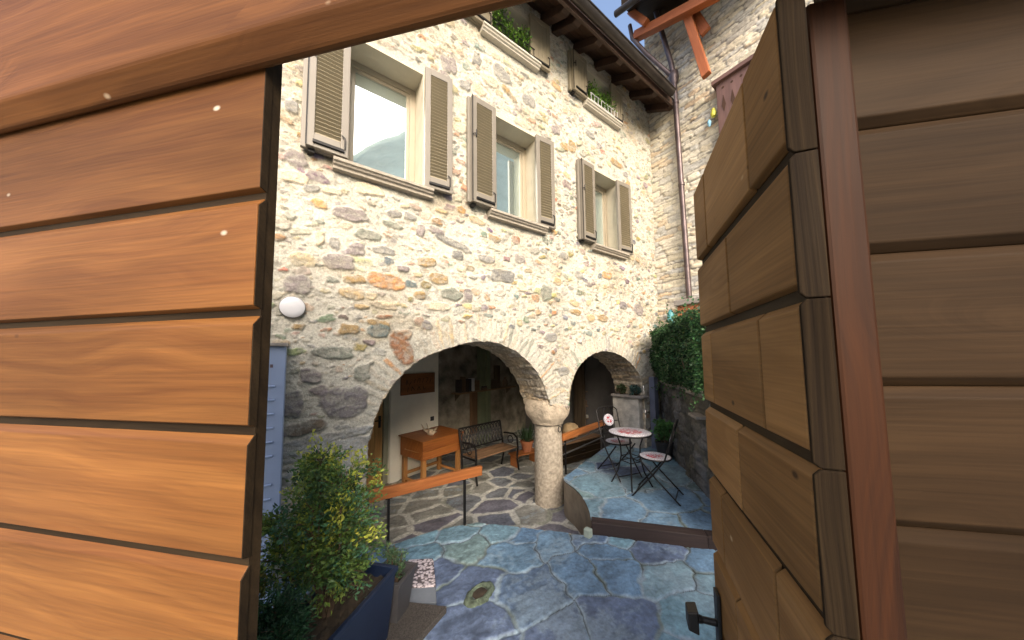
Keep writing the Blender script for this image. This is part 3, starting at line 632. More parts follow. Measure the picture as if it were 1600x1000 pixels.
# ---- shutters: a rim with a slatted panel, iron hook and foot bar
def shutter(pl, pr, pb, z0, z1, yc, slats=True, swing=0.0, fold=False, latch=True):
    """from photo columns pl..pr (at row pb) at distance yc in front of the wall; swing turns the free edge outward"""
    xa = at(pl, pb, 1, yc).x; xb = at(pr, pb, 1, yc).x; wd = xb-xa
    Mx = Matrix.Translation((xa, yc, 0)) @ Matrix.Rotation(swing, 4, 'Z')
    f = MB(Mx); rim = 0.062; t = 0.022
    f.box((0, -t, z0), (rim, t, z1)); f.box((wd-rim, -t, z0), (wd, t, z1))
    f.box((rim, -t, z1-rim*1.2), (wd-rim, t, z1)); f.box((rim, -t, z0), (wd-rim, t, z0+0.13))
    if fold:
        f.box((-0.035, t+0.006, z0), (wd-0.01, t+0.045, z1))
    sh = f.build('shutter', MT['shutter_rim' if slats else 'shutter'], house, 0.004)
    p = MB(Mx)
    if slats:
        p.box((rim-0.004, -0.004, z0+0.12), (wd-rim+0.004, 0.010, z1-rim))
        n = int((z1-z0-0.2)/0.038); 
        for i in range(n):
            z = z0+0.14+(z1-rim*1.2-z0-0.15)*(i+0.5)/n
            Rm = Matrix.Translation((0, -0.010, z)) @ Matrix.Rotation(math.radians(-36), 4, 'X')
            p.box((rim+0.001, -0.021, -0.0035), (wd-rim-0.001, 0.021, 0.0035), Rm, 0)
        p.build('louvre_panel', MT['louvre'], sh)
    else:
        for k in range(3):
            a = rim+(wd-2*rim)*k/3; p.box((a+0.002, -0.014, z0+0.13), (a+(wd-2*rim)/3-0.002, 0.014, z1-rim*1.2))
        p.build('board_panel', MT['shutter'], sh, 0.003)
    h = MB(Mx); h.box((rim*0.8, -t-0.018, z0+0.035), (wd-rim*0.55, -t-0.001, z0+0.062)); h.build('foot_bar', MT['iron'], sh, 0.002)
    h = MB(Mx); h.tube([(wd-rim*0.5, -t-0.012, z0+0.07), (wd-rim*0.5, -t-0.02, z0+0.17), (wd-rim*0.9, -t-0.012, z0+0.19)], 0.007, 6); h.build('hook', MT['iron'], sh)
    if latch:
        zz = z0+(z1-z0)*0.62; h = MB(Mx); h.tube([(0.0, -t-0.008, zz), (0.03, -t-0.022, zz+0.012), (0.05, -t-0.012, zz-0.02), (0.05, -t-0.012, zz+0.07)], 0.007, 6); h.build('latch', MT['iron'], sh)
        h = MB(Mx); h.box((-0.004, -t-0.008, z0), (0.006, -t-0.001, z1)); h.build('latch_rod', MT['iron'], sh)
    for zz in (z0+0.25, z1-0.30):
        h = MB(Mx); h.box((wd-0.04, t, zz), (wd-0.01, YF-yc+0.02, zz+0.05)); h.build('hinge', MT['iron'], sh)
    h = MB(Mx); h.box((0.02, t, z0-0.03), (0.07, 0.10, z0)); h.build('stay', MT['iron'], sh)
shutter(478, 545, 200, 3.70, 5.10, 3.10, True, math.radians(2), True)
shutter(663, 705, 250, 3.70, 5.10, 3.145, True, math.radians(-4), False, False)
shutter(737, 775, 240, 3.69, 5.03, 3.10, True, math.radians(2), True)
shutter(838, 864, 290, 3.69, 5.02, 3.145, True, math.radians(-4), False, False)
shutter(909, 930, 320, 3.68, 5.00, 3.11, True, math.radians(2), True)
shutter(965, 984, 345, 3.68, 5.00, 3.145, True, math.radians(-4), False, False)
shutter(700, 768, 40, 6.12, 6.83, 3.13, False, 0, True)
shutter(828, 857, 80, 6.12, 6.86, 3.145, False, math.radians(-3), False, False)
shutter(895, 917, 130, 6.12, 6.80, 3.11, False, math.radians(2), True)
shutter(955, 971, 180, 6.12, 6.80, 3.145, False, math.radians(-3), False, False)

# ---- roof: covering, soffit boards, rafters, fascia, gutter
ZE, YE = 6.62, 2.655            # eaves edge
def zr(y): return ZE+(y-YE)*0.62+0.05
rf = MB(); x0, x1 = -2.0, 5.70
rf.prism([(YE-0.05, zr(YE-0.05)+0.10), (6.5, zr(6.5)+0.10), (6.5, zr(6.5)+0.20), (YE-0.05, zr(YE-0.05)+0.20)], (x0, 0, 0), (x1, 0, 0), (0, 1, 0), (0, 0, 1))
rf.prism([(6.5, zr(6.5)+0.10), (10.4, zr(2.6)+0.10), (10.4, zr(2.6)+0.20), (6.5, zr(6.5)+0.20)], (x0, 0, 0), (x1, 0, 0), (0, 1, 0), (0, 0, 1))
roof = rf.build('roof', MT['roof'], house)
sf = MB(); n = 9
for k in range(9):
    ya = YE+0.02+k*0.10; sf.prism([(ya, zr(ya)+0.062), (ya+0.097, zr(ya+0.097)+0.062), (ya+0.097, zr(ya+0.097)+0.092), (ya, zr(ya)+0.092)], (x0, 0, 0), (x1, 0, 0), (0, 1, 0), (0, 0, 1))
sf.build('soffit', MT['soffit'], roof)
for px, py in [(800, 5), (848, 22), (866, 48), (899, 76), (931, 101), (958, 130), (986, 158), (1010, 180)]:
    xx = at(px, py, 1, YF).x if px > 810 else 2.35
    r = MB(); r.prism([(YE+0.03, zr(YE+0.03)+0.06), (YE+0.03, zr(YE+0.03)-0.02), (YE+0.10, zr(YE+0.10)-0.07), (4.0, zr(4.0)-0.09), (4.0, zr(4.0)+0.06)], (xx-0.06, 0, 0), (xx+0.06, 0, 0), (0, 1, 0), (0, 0, 1))
    r.build('rafter', MT['rafter'], roof, 0.006)
fs = MB(); fs.box((x0, YE-0.035, ZE-0.02), (5.66, YE, ZE+0.19)); fs.build('fascia', MT['rafter'], roof, 0.004)
gt = MB()
gp = [(-0.07*math.cos(a), -0.07*math.sin(a)) for a in np.linspace(0, PI, 13)]+[(0.062*math.cos(a), -0.062*math.sin(a)) for a in np.linspace(0, PI, 13)]
gt.prism(gp, (x0, YE-0.115, ZE+0.10), (5.48, YE-0.115, ZE+0.10), (0, 1, 0), (0, 0, 1))
gt.tube([(x0, YE-0.190, ZE+0.105), (5.48, YE-0.190, ZE+0.105)], 0.011, 8)
gt.tube([(5.475, YE-0.115, ZE+0.095), (5.485, YE-0.115, ZE+0.095)], 0.065, 16)
gt.build('gutter', MT['gutter'], roof, smooth=True)

# ---- column with its lumpy capital
CXY = (3.08, 3.47)
cb = MB(); pr = []
for k in range(14):
    t = k/13; pr.append((0.218-0.016*t+random.uniform(-0.002, 0.002), Z_LOW-0.05+t*1.20))
cb.lathe(pr, (*CXY, 0), 40); col = cb.build('column', MT['column'], house, smooth=True)
cp = MB(); nC = 56; vs = []; fs = []
prof = [(0.205, 0.845, 0), (0.232, 0.85, 0), (0.238, 0.875, 0), (0.252, 0.905, 0.2), (0.268, 0.945, 0.5), (0.274, 0.99, 0.8), (0.275, 1.05, 1), (0.272, 1.11, 1), (0.262, 1.15, 1), (0.24, 1.20, 1)]
jit = [1+0.018*math.sin(3*2*PI*k/nC+1)+random.uniform(-0.012, 0.012) for k in range(nC)]
for (r, h, q) in prof:
    for k in range(nC):
        a = 2*PI*k/nC; sq = 1/(abs(math.cos(a))**5+abs(math.sin(a))**5)**0.2; rr = r*(1+q*(sq-1))*(1+(jit[k]-1)*(0.4+q)); vs.append((CXY[0]+rr*math.cos(a), CXY[1]+rr*math.sin(a), h+random.uniform(-0.004, 0.004)*q))
for i_ in range(len(prof)-1):
    for k in range(nC): fs.append((i_*nC+k, i_*nC+(k+1) % nC, (i_+1)*nC+(k+1) % nC, (i_+1)*nC+k))
fs += [tuple(range(nC-1, -1, -1)), tuple((len(prof)-1)*nC+k for k in range(nC))]; cp.add(vs, fs)
c_o = cp.build('capital', MT['capital'], col, smooth=True)
rg = MB(); rr = [(CXY[0]+0.215*math.cos(a), CXY[1]+0.215*math.sin(a), 0.845) for a in np.linspace(0, 2*PI, 33)]; rg.tube(rr, 0.008, 6, False)
q = Vector((CXY[0], CXY[1], 0))+(-H_F*0.2+H_R*0.15); u = H_R*0.85+H_F*0.3
rg.tube([Vector((q.x, q.y, 0.79))+u*0.03*math.cos(a)+Vector((0, 0, 0.04*math.sin(a))) for a in np.linspace(0, 2*PI, 17)], 0.006, 6, False)
rg.build('iron_ring', MT['iron'], col, smooth=True)
# impost block that carries the wall on the capital
ib = MB(); ib.box((2.86, 3.215, 1.10), (3.27, 3.80, 1.24)); ib.build('impost', MT['capital'], house, 0.03)

# ---- inside the loggia
wdir = Vector((0.95, 0.31, 0)).normalized(); wn = Vector((0.31, -0.95, 0)).normalized()   # facing the court
wA = Vector((1.33, 5.62, 0))
WM = frame((wA.x, wA.y, 0), wdir)                                   # local x along wall, y away from the court
ww = MB(WM); ww.box((0, 0, -0.4), (1.06, 0.5, 2.3)); ww.build('white_wall', MT['plaster_w'], house, 0.02)
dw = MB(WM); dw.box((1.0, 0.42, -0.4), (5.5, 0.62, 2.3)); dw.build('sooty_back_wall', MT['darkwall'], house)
# doorway left of the white wall
dr = MB(WM); dr.box((-0.95, 0.10, Z_LOW+0.01), (-0.092, 0.14, 1.9)); dor = dr.build('door', MT['door'], house, 0.006)
db = MB(WM)
for k in range(6): db.box((-0.95+k*0.143+0.003, 0.085, Z_LOW+0.02), (-0.95+(k+1)*0.143-0.003, 0.0995, 1.89))
db.build('door_boards', MT['door'], dor, 0.003)
dh = MB(WM); dh.box((-0.17, 0.072, 0.66), (-0.13, 0.0845, 0.86)); dh.tube([(-0.15, 0.072, 0.79), (-0.15, 0.035, 0.79), (-0.26, 0.03, 0.79)], 0.010, 8); dh.build('handle', MT['iron'], dor, smooth=True)
df = MB(WM); df.box((-0.09, 0.05, Z_LOW), (-0.002, 0.2, 2.0)); df.box((-1.05, 0.05, Z_LOW), (-0.952, 0.2, 2.0)); df.box((-1.05, 0.05, 2.0), (-0.002, 0.2, 2.1)); df.build('door_frame', MT['doorframe'], house, 0.006)
lw = MB(WM); lw.box((-3.5, 0.205, -0.4), (-0.002, 0.35, 2.3)); lw.build('side_wall', MT['plaster_w'], house)
# far right of the first bay: sage door post
gp_ = MB(WM); gp_.box((2.62, 0.30, -0.4), (2.80, 0.42, 2.2)); gp_.box((2.80, 0.22, -0.4), (2.93, 0.42, 2.2)); gp_.build('sage_door_frame', MT['greenpaint'], house, 0.01)
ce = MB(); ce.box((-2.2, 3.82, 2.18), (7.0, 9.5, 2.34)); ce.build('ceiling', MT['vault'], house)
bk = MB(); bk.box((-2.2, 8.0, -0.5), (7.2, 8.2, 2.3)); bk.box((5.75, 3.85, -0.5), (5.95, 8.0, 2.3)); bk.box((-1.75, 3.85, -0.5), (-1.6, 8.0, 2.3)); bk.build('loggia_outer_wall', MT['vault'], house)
up = MB(); up.box((-1.7, 8.2, -0.5), (5.75, 8.35, zr(4.7))); up.box((-1.75, 3.3, 2.35), (-1.62, 8.2, 6.9)); up.build('outer_walls', MT['farwall'], house)

# ------------------------------------------------------------------ paving
def vor_paving(us, vs, pts, cols, joint, jc, zbase, hscale, warp=0.03, aniso=(1, 1), jsoft=0.012, rough=0.004, tilt=0.006):
    U, V = np.meshgrid(us, vs)
    wu = U+warp*fbm(U*3.1, V*3.1, 4, 2.0)+0.012*fbm(U*16, V*16, 2, 6.0); wv = V+warp*fbm(U*3.1, V*3.1, 4, 12.0)+0.012*fbm(U*16, V*16, 2, 16.0)
    P = np.array(pts); n = len(P); d1 = np.full(U.shape, 1e9); d2 = np.full(U.shape, 1e9); i1 = np.zeros(U.shape, dtype=int); i2 = np.zeros(U.shape, dtype=int)
    for k in range(n):
        d = ((wu-P[k, 0])*aniso[0])**2+((wv-P[k, 1])*aniso[1])**2
        a = d < d1; b = (~a) & (d < d2)
        d2 = np.where(a, d1, np.where(b, d, d2)); i2 = np.where(a, i1, np.where(b, k, i2)); d1 = np.where(a, d, d1); i1 = np.where(a, k, i1)
    pd = np.hypot((P[i1, 0]-P[i2, 0])*aniso[0], (P[i1, 1]-P[i2, 1])*aniso[1])+1e-6
    e = (d2-d1)/(2*pd)
    jw = joint*(1+0.7*fbm(U*5, V*5, 3, 20.0))
    m = sstep(jw, jw+jsoft, e)
    C = np.array(cols, dtype=np.float32)[i1]
    tx = fbm(U*7, V*11, 4, 3.0); tf = fbm(U*28, V*34, 3, 7.0); big = fbm(U*2.0, V*2.4, 4, 27.0)
    C = C*(1+0.55*tx+0.30*tf)[..., None]
    lich = sstep(0.12, 0.42, big+0.4*tf)[..., None]; C = C*(1-0.5*lich)+0.5*lich*np.array((0.24, 0.32, 0.38), dtype=np.float32)
    J = np.array(jc, dtype=np.float32)*(1+0.4*tf+0.35*tx)[..., None]
    moss = sstep(0.16, 0.36, fbm(U*2.6, V*2.6, 4, 44.0))[..., None]; J = J*(1-0.6*moss)+0.6*moss*np.array((0.10, 0.12, 0.07), dtype=np.float32)
    C = C*m[..., None]+J*(1-m[..., None])
    crack = (1-sstep(0.0012, 0.0065, e))*sstep(-0.12, 0.08, fbm(U*1.9, V*1.9, 3, 81.0))*(0.25 if joint > 0.015 else 1); C = C*(1-0.75*crack[..., None])
    rnd = np.array([random.uniform(-1, 1) for _ in range(n)]); ta = np.array([(random.gauss(0, 1), random.gauss(0, 1)) for _ in range(n)])
    Z = zbase-0.006*crack+hscale*(m-1)+m*(rnd[i1]*0.003+tilt*((U-P[i1, 0])*ta[i1, 0]+(V-P[i1, 1])*ta[i1, 1]))+rough*(tx+0.6*tf)+0.012*fbm(U*1.2, V*1.2, 2, 9.0)
    return U, V, Z, np.clip(C, 0.012, 0.8)
def scatter(x0, x1, y0, y1, n, it=4, ax=1.0):
    P = np.column_stack([RNG.uniform(x0, x1, n), RNG.uniform(y0, y1, n)])
    S = np.column_stack([RNG.uniform(x0, x1, n*40), RNG.uniform(y0, y1, n*40)])
    for _ in range(it):
        d = ((S[:, None, 0]-P[None, :, 0])*ax)**2+(S[:, None, 1]-P[None, :, 1])**2; k = d.argmin(1)
        for i in range(n):
            q = S[k == i]
            if len(q): P[i] = P[i]*0.4+q.mean(0)*0.6
    return P
BLUES = [(0.095, 0.14, 0.20), (0.11, 0.16, 0.215), (0.080, 0.105, 0.155), (0.12, 0.17, 0.195), (0.078, 0.092, 0.140), (0.12, 0.18, 0.21), (0.145, 0.19, 0.215), (0.09, 0.135, 0.20), (0.13, 0.165, 0.16), (0.10, 0.15, 0.18)]
BLUES = [(a*1.36, b*1.60, c*1.72) for a, b, c in BLUES]
def add_skirt(U, V, Z, C, poly, zb, cols):
    """vertical faces dropped from a polyline"""
    vs = []; cs = []; fs = []
    for i, (x, y, zt) in enumerate(poly):
        vs += [(x, y, zt), (x, y, zb)]; cs += [cols, cols]
        if i: b = 2*i; fs.append((b-2, b-1, b+1, b))
    return vs, fs, cs
def paving_mesh(name, U, V, Z, C, Fq, mat, skirts=()):
    Vv = np.stack([U.ravel(), V.ravel(), Z.ravel()], 1); Cc = C.reshape(-1, 3)
    used = np.zeros(len(Vv), dtype=bool); used[Fq.ravel()] = True; mp = np.cumsum(used)-1
    Vv = Vv[used]; Cc = Cc[used]; Fq = mp[Fq]
    for vs, fs, cs in skirts:
        b = len(Vv); Vv = np.vstack([Vv, np.array(vs)]); Cc = np.vstack([Cc, np.array(cs)]); Fq = np.vstack([Fq, np.array(fs)+b])
    return tag(np_mesh(name, Vv, Fq, Cc, mat), kind='structure')

g = MB(); g.box((-60, -60, -0.9), (60, 60, -0.42)); tag(g.build('ground', MT['ground']), kind='structure')
# lower floor under the arches: rounded slabs in wide pale joints
us = np.linspace(-1.6, 6.4, 560); vs = np.linspace(2.0, 7.6, 400); pts = scatter(-1.6, 6.4, 2.0, 7.6, 300, 3, 0.8)
LOWC = [(0.19, 0.20, 0.21), (0.25, 0.25, 0.22), (0.15, 0.16, 0.19), (0.22, 0.215, 0.18), (0.17, 0.165, 0.19), (0.27, 0.265, 0.23)]
U, V, Z, C = vor_paving(us, vs, pts, [random.choice(LOWC) for _ in pts], 0.024, (0.52, 0.51, 0.45), Z_LOW, 0.006, 0.05, (0.8, 1), 0.016)
idx = np.arange(U.size).reshape(U.shape); Fq = np.stack([idx[:-1, :-1], idx[:-1, 1:], idx[1:, 1:], idx[1:, :-1]], -1).reshape(-1, 4)
paving_mesh('lower_floor', U, V, Z, C, Fq, MT['slate'])
# the path by the gate
TE = [(2.40, 2.09), (3.06, 1.30), (3.62, 0.62)]                       # the timber step, left to right
PATH = [(-1.6, 3.19), (0.45, 3.19), (0.80, 3.13), (1.19, 3.11), (1.60, 2.98), (2.00, 2.55), (2.36, 2.12)]
PATHP = PATH+[(2.42, 2.10), (3.08, 1.31), (3.9, 0.3), (4.4, -3.4), (-1.6, -3.4)]
us = np.concatenate([np.linspace(-1.6, -0.1, 40), np.linspace(-0.07, 3.25, 400), np.linspace(3.3, 4.4, 20)]); vs = np.concatenate([np.linspace(-3.4, 0.9, 60), np.linspace(0.92, 3.22, 290)])
pts = np.vstack([scatter(-0.2, 3.4, 0.6, 3.3, 58, 2, 0.75), scatter(-1.6, 4.4, -3.4, 0.5, 40, 3)])
U, V, Z, C = vor_paving(us, vs, pts, [random.choice(BLUES) for _ in pts], 0.005, (0.23, 0.30, 0.36), Z_PATH, 0.008, 0.14, (0.75, 1), 0.016, 0.006, 0.010)
U, V, Fq = cut_faces(U, V, [(densify(PATHP, 0.05, 0.0), True)], 0.009)
sk = add_skirt(U, V, Z, C, [(x, y, Z_PATH-0.002) for x, y in densify(PATH, 0.05, 0.0, False)], -0.42, (0.30, 0.29, 0.26))
paving_mesh('path', U, V, Z, C, Fq, MT['slate'], [sk])
# raised terrace with the bistro set
CURVE = smooth_poly([(3.02, 3.10), (2.95, 3.02), (2.86, 2.68), (2.67, 2.36), (2.42, 2.10)], 2)
TERP = CURVE+[(2.46, 2.14), (3.12, 1.36), (3.7, 0.66), (6.2, 0.6), (6.2, 3.22), (5.25, 3.22), (5.25, 3.80), (4.60, 3.66)]
us = np.linspace(2.35, 6.2, 330); vs = np.linspace(0.6, 3.85, 280); pts = scatter(2.3, 6.2, 0.6, 3.9, 60, 2, 0.8)
U, V, Z, C = vor_paving(us, vs, pts, [random.choice(BLUES) for _ in pts], 0.009, (0.27, 0.34, 0.39), Z_TER, 0.006, 0.12, (0.8, 1), 0.018, 0.005, 0.006)
U, V, Fq = cut_faces(U, V, [(densify(TERP, 0.05, 0.0), True)], 0.012)
sk2 = add_skirt(U, V, Z, C, [(x, y, Z_TER-0.002) for x, y in [(5.25, 3.80), (4.60, 3.66), (3.02, 3.10)]], -0.42, (0.30, 0.28, 0.24))
paving_mesh('terrace', U, V, Z, C, Fq, MT['slate'], [sk2])
rs = MB(); cv = densify(CURVE, 0.05, 0, False)
for (xa, ya), (xb, yb) in zip(cv[:-1], cv[1:]):
    d = Vector((xb-xa, yb-ya, 0)); nrm = Vector((-d.y, d.x, 0)).normalized()*0.0
    rs.add([(xa, ya, Z_LOW-0.1), (xb, yb, Z_LOW-0.1), (xb, yb, Z_TER-0.004), (xa, ya, Z_TER-0.004)], [(0, 1, 2, 3)])
tag(rs.build('terrace_riser', MT['riser'], flip=False), kind='structure')
st = MB()
for (a, b) in zip(TE[:-1], TE[1:]):
    a = Vector((*a, 0)); b = Vector((*b, 0)); st.beam(a+Vector((0.06, 0.05, 0.11)), b+Vector((0.06, 0.05, 0.11)), 0.12, 0.13)
tag(st.build('timber_step', MT['sleeper'], base=(2.9, 1.5, 0), bevel=0.008), 'dark brown timber sleeper edging the terrace where the path steps up', 'step')
kb = MB(); kb.beam((2.335, 2.10, 0.03), (2.40, 2.11, 0.03), 0.07, 0.20); tag(kb.build('edging_stone', mat_plain('pale_green_stone', (0.34, 0.40, 0.34), 0.8, 0.15, 12, 0.4), base=(2.37, 2.1, 0), bevel=0.012), 'small pale green stone at the left end of the timber step', 'stone')

# ------------------------------------------------------------------ neighbour house (right wall)
nb = thing('neighbour_house', 'neighbouring house wall of thin coursed stone with orange roof timbers', 'house', (XC, 1.0, 0))
def build_neighbour():
    us = np.linspace(0.0, 3.23, 230); vs = np.linspace(-0.4, 10.2, 720)
    f = Field(us, vs, (0.25, 0.23, 0.20)); f.C *= (1+0.5*f.tex2)[..., None]
    z = -0.4
    while z < 10.2:
        h = random.choice([0.05, 0.065, 0.08, 0.10, 0.13]); y = -random.uniform(0, 0.3)
        while y < 3.3:
            l = random.uniform(0.12, 0.30) if random.random() < 0.6 else random.uniform(0.25, 0.5)
            c = random.choice([(0.56, 0.50, 0.37), (0.62, 0.56, 0.43), (0.50, 0.48, 0.43), (0.44, 0.43, 0.40), (0.58, 0.53, 0.43), (0.58, 0.51, 0.38), (0.64, 0.59, 0.48), (0.50, 0.46, 0.39), (0.55, 0.42, 0.28)])
            f.stone(y+l/2, z+h/2+random.gauss(0, 0.008), l/2*0.96, h/2*0.94, random.gauss(0, 0.03), c, random.uniform(0.012, 0.03), 1.0, 4.5, 0.09, 0.13, 0.35)
            y += l
        z += h
    pal = sstep(-0.1, 0.5, fbm(f.U*0.9, f.V*0.9, 4, 63.0))[..., None]; f.C = f.C*(1-0.35*pal)+0.35*pal*np.array((0.66, 0.62, 0.51), dtype=np.float32)
    X = XC-f.H-0.012*fbm(f.U*1.5, f.V*1.5, 3, 5.0)-0.006*f.tex2+0.004
    nv, nu = X.shape; idx = np.arange(nv*nu).reshape(nv, nu); Fq = np.stack([idx[:-1, :-1], idx[1:, :-1], idx[1:, 1:], idx[:-1, 1:]], -1).reshape(-1, 4)
    np_mesh('wall', np.stack([X.ravel(), f.U.ravel(), f.V.ravel()], 1), Fq, np.clip(f.C, 0.02, 0.85).reshape(-1, 3), MT['coursed'], nb)
build_neighbour()
XB = 5.40
def nx(px, py, X=XB): return at(px, py, 0, X)
bm_ = MB(); bm_.beam(nx(992, 58), nx(1125, -12), 0.14, 0.16); bm_.build('eaves_beam', MT['beam'], nb, 0.008)
b2 = MB(); b2.beam(nx(985, 18, 5.3), nx(1010, 36, 5.3), 0.10, 0.12); b2.build('rafter_tail', MT['beam'], nb, 0.008)
pz = nx(1000, 30, 5.3)
r2 = MB(); a = nx(985, 32, 5.25); b = nx(1120, -45, 5.25)
r2.prism([(-0.25, 0.14), (1.6, 0.55), (1.6, 0.70), (-0.25, 0.29)], a-(b-a)*0.02, b+(b-a)*0.6, (1, 0, 0), (0, 0, 1)); r2.build('roof', MT['gatedark'], nb)
g2 = MB(); g2.tube([nx(962, 22, 5.0), nx(1000, -6, 5.0), nx(1060, -50, 5.0)], 0.06, 12); g2.build('gutter', MT['gutter'], nb, smooth=True)
st1 = MB(); st1.beam(nx(1070, 12, 5.50), nx(1104, 118, 5.50), 0.10, 0.13, (0, 1, 0)); st1.build('hanging_post', MT['beam'], nb, 0.008)
st2 = MB(); st2.beam(nx(1075, 6, 5.62), nx(1103, 50, 5.62), 0.08, 0.15, (0, 1, 0)); st2.build('brace', MT['beam'], nb, 0.008)
dp = MB(); XP = 5.76
J = at(1053, 122, 0, XP); low = at(1077, 466, 0, XP)
dp.tube([J, (XP, J.y-0.02, J.z-1.5), low], 0.048, 14); dp.tube([at(1016, -14, 0, 5.62), at(1034, 50, 0, 5.66), at(1049, 100, 0, 5.72), J], 0.045, 12)
dp.tube([at(984, 40, 0, 5.35), at(988, 60, 0, 5.35), at(1010, 84, 0, 5.5), at(1042, 112, 0, 5.70), J], 0.04, 12)
for t in (0.12, 0.5, 0.86):
    q = J+(low-J)*t; dp.tube([q+Vector((0, 0, 0.02)), q-Vector((0, 0, 0.02))], 0.058, 14); dp.beam(q, q+Vector((0.1, 0, 0)), 0.02, 0.02)
dp.lathe([(0.05, -0.14), (0.085, -0.02), (0.085, 0.10), (0.06, 0.13)], J, 16)
dp.build('downpipe', MT['copper'], nb, smooth=True)
# mauve wooden screen high on the wall
YA, YB = at(1123, 150, 0, 5.80).y, at(1180, 150, 0, 5.80).y; zt = at(1122, 137, 0, 5.80).z; zb_ = zt-1.0
w = MB(); w.box((5.70, YB-0.3, zb_), (5.84, YA, zt-0.02)); sc = w.build('wooden_screen', MT['mauvewood'], nb, 0.006)
w = MB(); w.box((5.64, YB-0.3, zt-0.02), (5.86, YA+0.05, zt+0.05)); w.build('screen_cap', MT['mauvewood'], sc, 0.006)
w = MB()
for k in range(5):
    yy = YA-0.10-k*0.13; w.prism([(0, 0.16), (-0.03, -0.02), (0, -0.14), (0.03, -0.02)], (5.695, yy, zt-0.42), (5.70, yy, zt-0.42), (0, 1, 0), (0, 0, 1)); w.tube([(5.697, yy, zt-0.13), (5.703, yy, zt-0.13)], 0.02, 10)
w.build('cut_out', MT['carve'], sc)
# ledge at the foot of the downpipe and the ochre parapet under it
ya, yb = at(1056, 478, 0, 5.5).y, at(1100, 478, 0, 5.5).y; zl = at(1070, 470, 0, 5.6).z
w = MB(); w.box((5.42, yb-0.8, zl-0.10), (5.85, ya, zl)); w.build('ledge', MT['ledge'], nb, 0.01)
w = MB(); w.box((5.48, yb-0.8, 1.4), (5.84, ya-0.03, zl-0.10)); w.build('ochre_parapet', MT['terracotta'], nb, 0.01)
w = MB(); c = at(1048, 494, 0, 5.5); w.lathe([(0.055, -0.12), (0.06, 0.05), (0.03, 0.10), (0.02, 0.12)], c, 14); tag(w.build('teal_jar', MT['teal'], base=c, smooth=True), 'small teal jar beside the stone ledge at the foot of the downpipe', 'jar')
c = at(1117, 183, 0, 5.80)
orn = thing('wall_ornament', 'little yellow and blue bird ornament hung on the coursed stone wall', 'ornament', c)
w = MB(); w.lathe([(0.0, -0.07), (0.035, -0.05), (0.05, 0), (0.035, 0.04), (0.03, 0.06), (0.034, 0.08), (0.0, 0.115)], c+Vector((-0.05, 0, 0.04)), 14); w.build('body', MT['yellow'], orn, smooth=True)
w = MB(); w.lathe([(0.0, -0.11), (0.025, -0.07), (0.032, -0.01), (0.0, 0.04)], c+Vector((-0.06, 0.07, -0.06)), 12); w.build('wing', MT['skyblue'], orn, smooth=True)

# ------------------------------------------------------------------ low garden wall with hedge
P0 = Vector((5.66, 3.10, 0)); P1 = Vector((2.98, 0.84, 0)); ld = (P1-P0).normalized(); ln_ = Vector((-ld.y, ld.x, 0))
if ln_.dot(-P0) < 0: ln_ = -ln_
LM = frame(P0, ld)
gw = thing('retaining_wall', 'low dark mossy stone wall behind the bistro table with ivy on top', 'wall', (4.5, 2.1, 0))
def build_low():
    Lw = (P1-P0).length; us = np.linspace(0, Lw, 230); vs = np.linspace(0, 1.34, 100)
    f = Field(us, vs, (0.10, 0.095, 0.085)); f.C *= (1+0.7*f.tex2)[..., None]
    z = 0
    while z < 1.34:
        h = random.uniform(0.09, 0.19); y = -random.uniform(0, 0.2)
        while y < Lw:
            l = random.uniform(0.14, 0.38); f.stone(y+l/2, z+h/2, l/2*0.94, h/2*0.92, random.gauss(0, 0.06), random.choice([(0.12, 0.115, 0.10), (0.16, 0.155, 0.15), (0.09, 0.09, 0.085), (0.14, 0.13, 0.10), (0.18, 0.18, 0.19)]), random.uniform(0.01, 0.04), 0.95, 3.2, 0.14, 0.2); y += l
        z += h
    ml = sstep(0.05, 0.4, fbm(f.U*2, f.V*2, 4, 71.0))[..., None]; f.C = f.C*(1-0.5*ml)+0.5*ml*np.array((0.22, 0.22, 0.23), dtype=np.float32)
    D = f.H+0.03*fbm(f.U*3, f.V*3, 4, 2.0)
    Pp = np.array(P0)[None, None, :]+np.array(ld)[None, None, :]*f.U[..., None]+np.array(ln_)[None, None, :]*D[..., None]; Pp[..., 2] = f.V
    nv, nu = D.shape; idx = np.arange(nv*nu).reshape(nv, nu); Fq = np.stack([idx[:-1, :-1], idx[:-1, 1:], idx[1:, 1:], idx[1:, :-1]], -1).reshape(-1, 4)
    np_mesh('wall_face', Pp.reshape(-1, 3), Fq, np.clip(f.C, 0.01, 0.6).reshape(-1, 3), MT['coursed'], gw)
build_low()
c = MB(); back = -ln_
for k in range(6):
    a = P0+ld*(0.57*k+0.004)+Vector((0, 0, 1.36)); b = P0+ld*(0.57*(k+1)-0.004)+Vector((0, 0, 1.36)); c.beam(a+ln_*-0.12, b+ln_*-0.12, 0.36, 0.06+0.01*(k % 2))
c.build('coping', MT['ledge'], gw, 0.012)
c = MB(); c.beam(P0+ld*0+back*0.2+Vector((0, 0, 0.68)), P1+back*0.2+Vector((0, 0, 0.68)), 0.36, 1.30); c.build('core', MT['riser'], gw)
c = MB(); q = at_plane(1090, 649, P0+ln_*0.05, ln_); c.beam(q-ld*0.10, q+ld*0.2, 0.16, 0.035); c.build('bracket_stone', MT['ledge'], gw, 0.008)
pl = MB(); q = at(1022, 640, 1, 3.08); pl.box((q.x-0.07, 3.02, Z_TER), (q.x+0.06, 3.12, 1.45)); pl.box((q.x+0.075, 3.05, Z_TER), (q.x+0.11, 3.12, 1.42))
tag(pl.build('drain_cover', MT['pipe_blue'], base=(q.x, 3.07, Z_TER), bevel=0.006), 'tall narrow blue grey metal duct between the arch pier and the garden wall', 'duct')

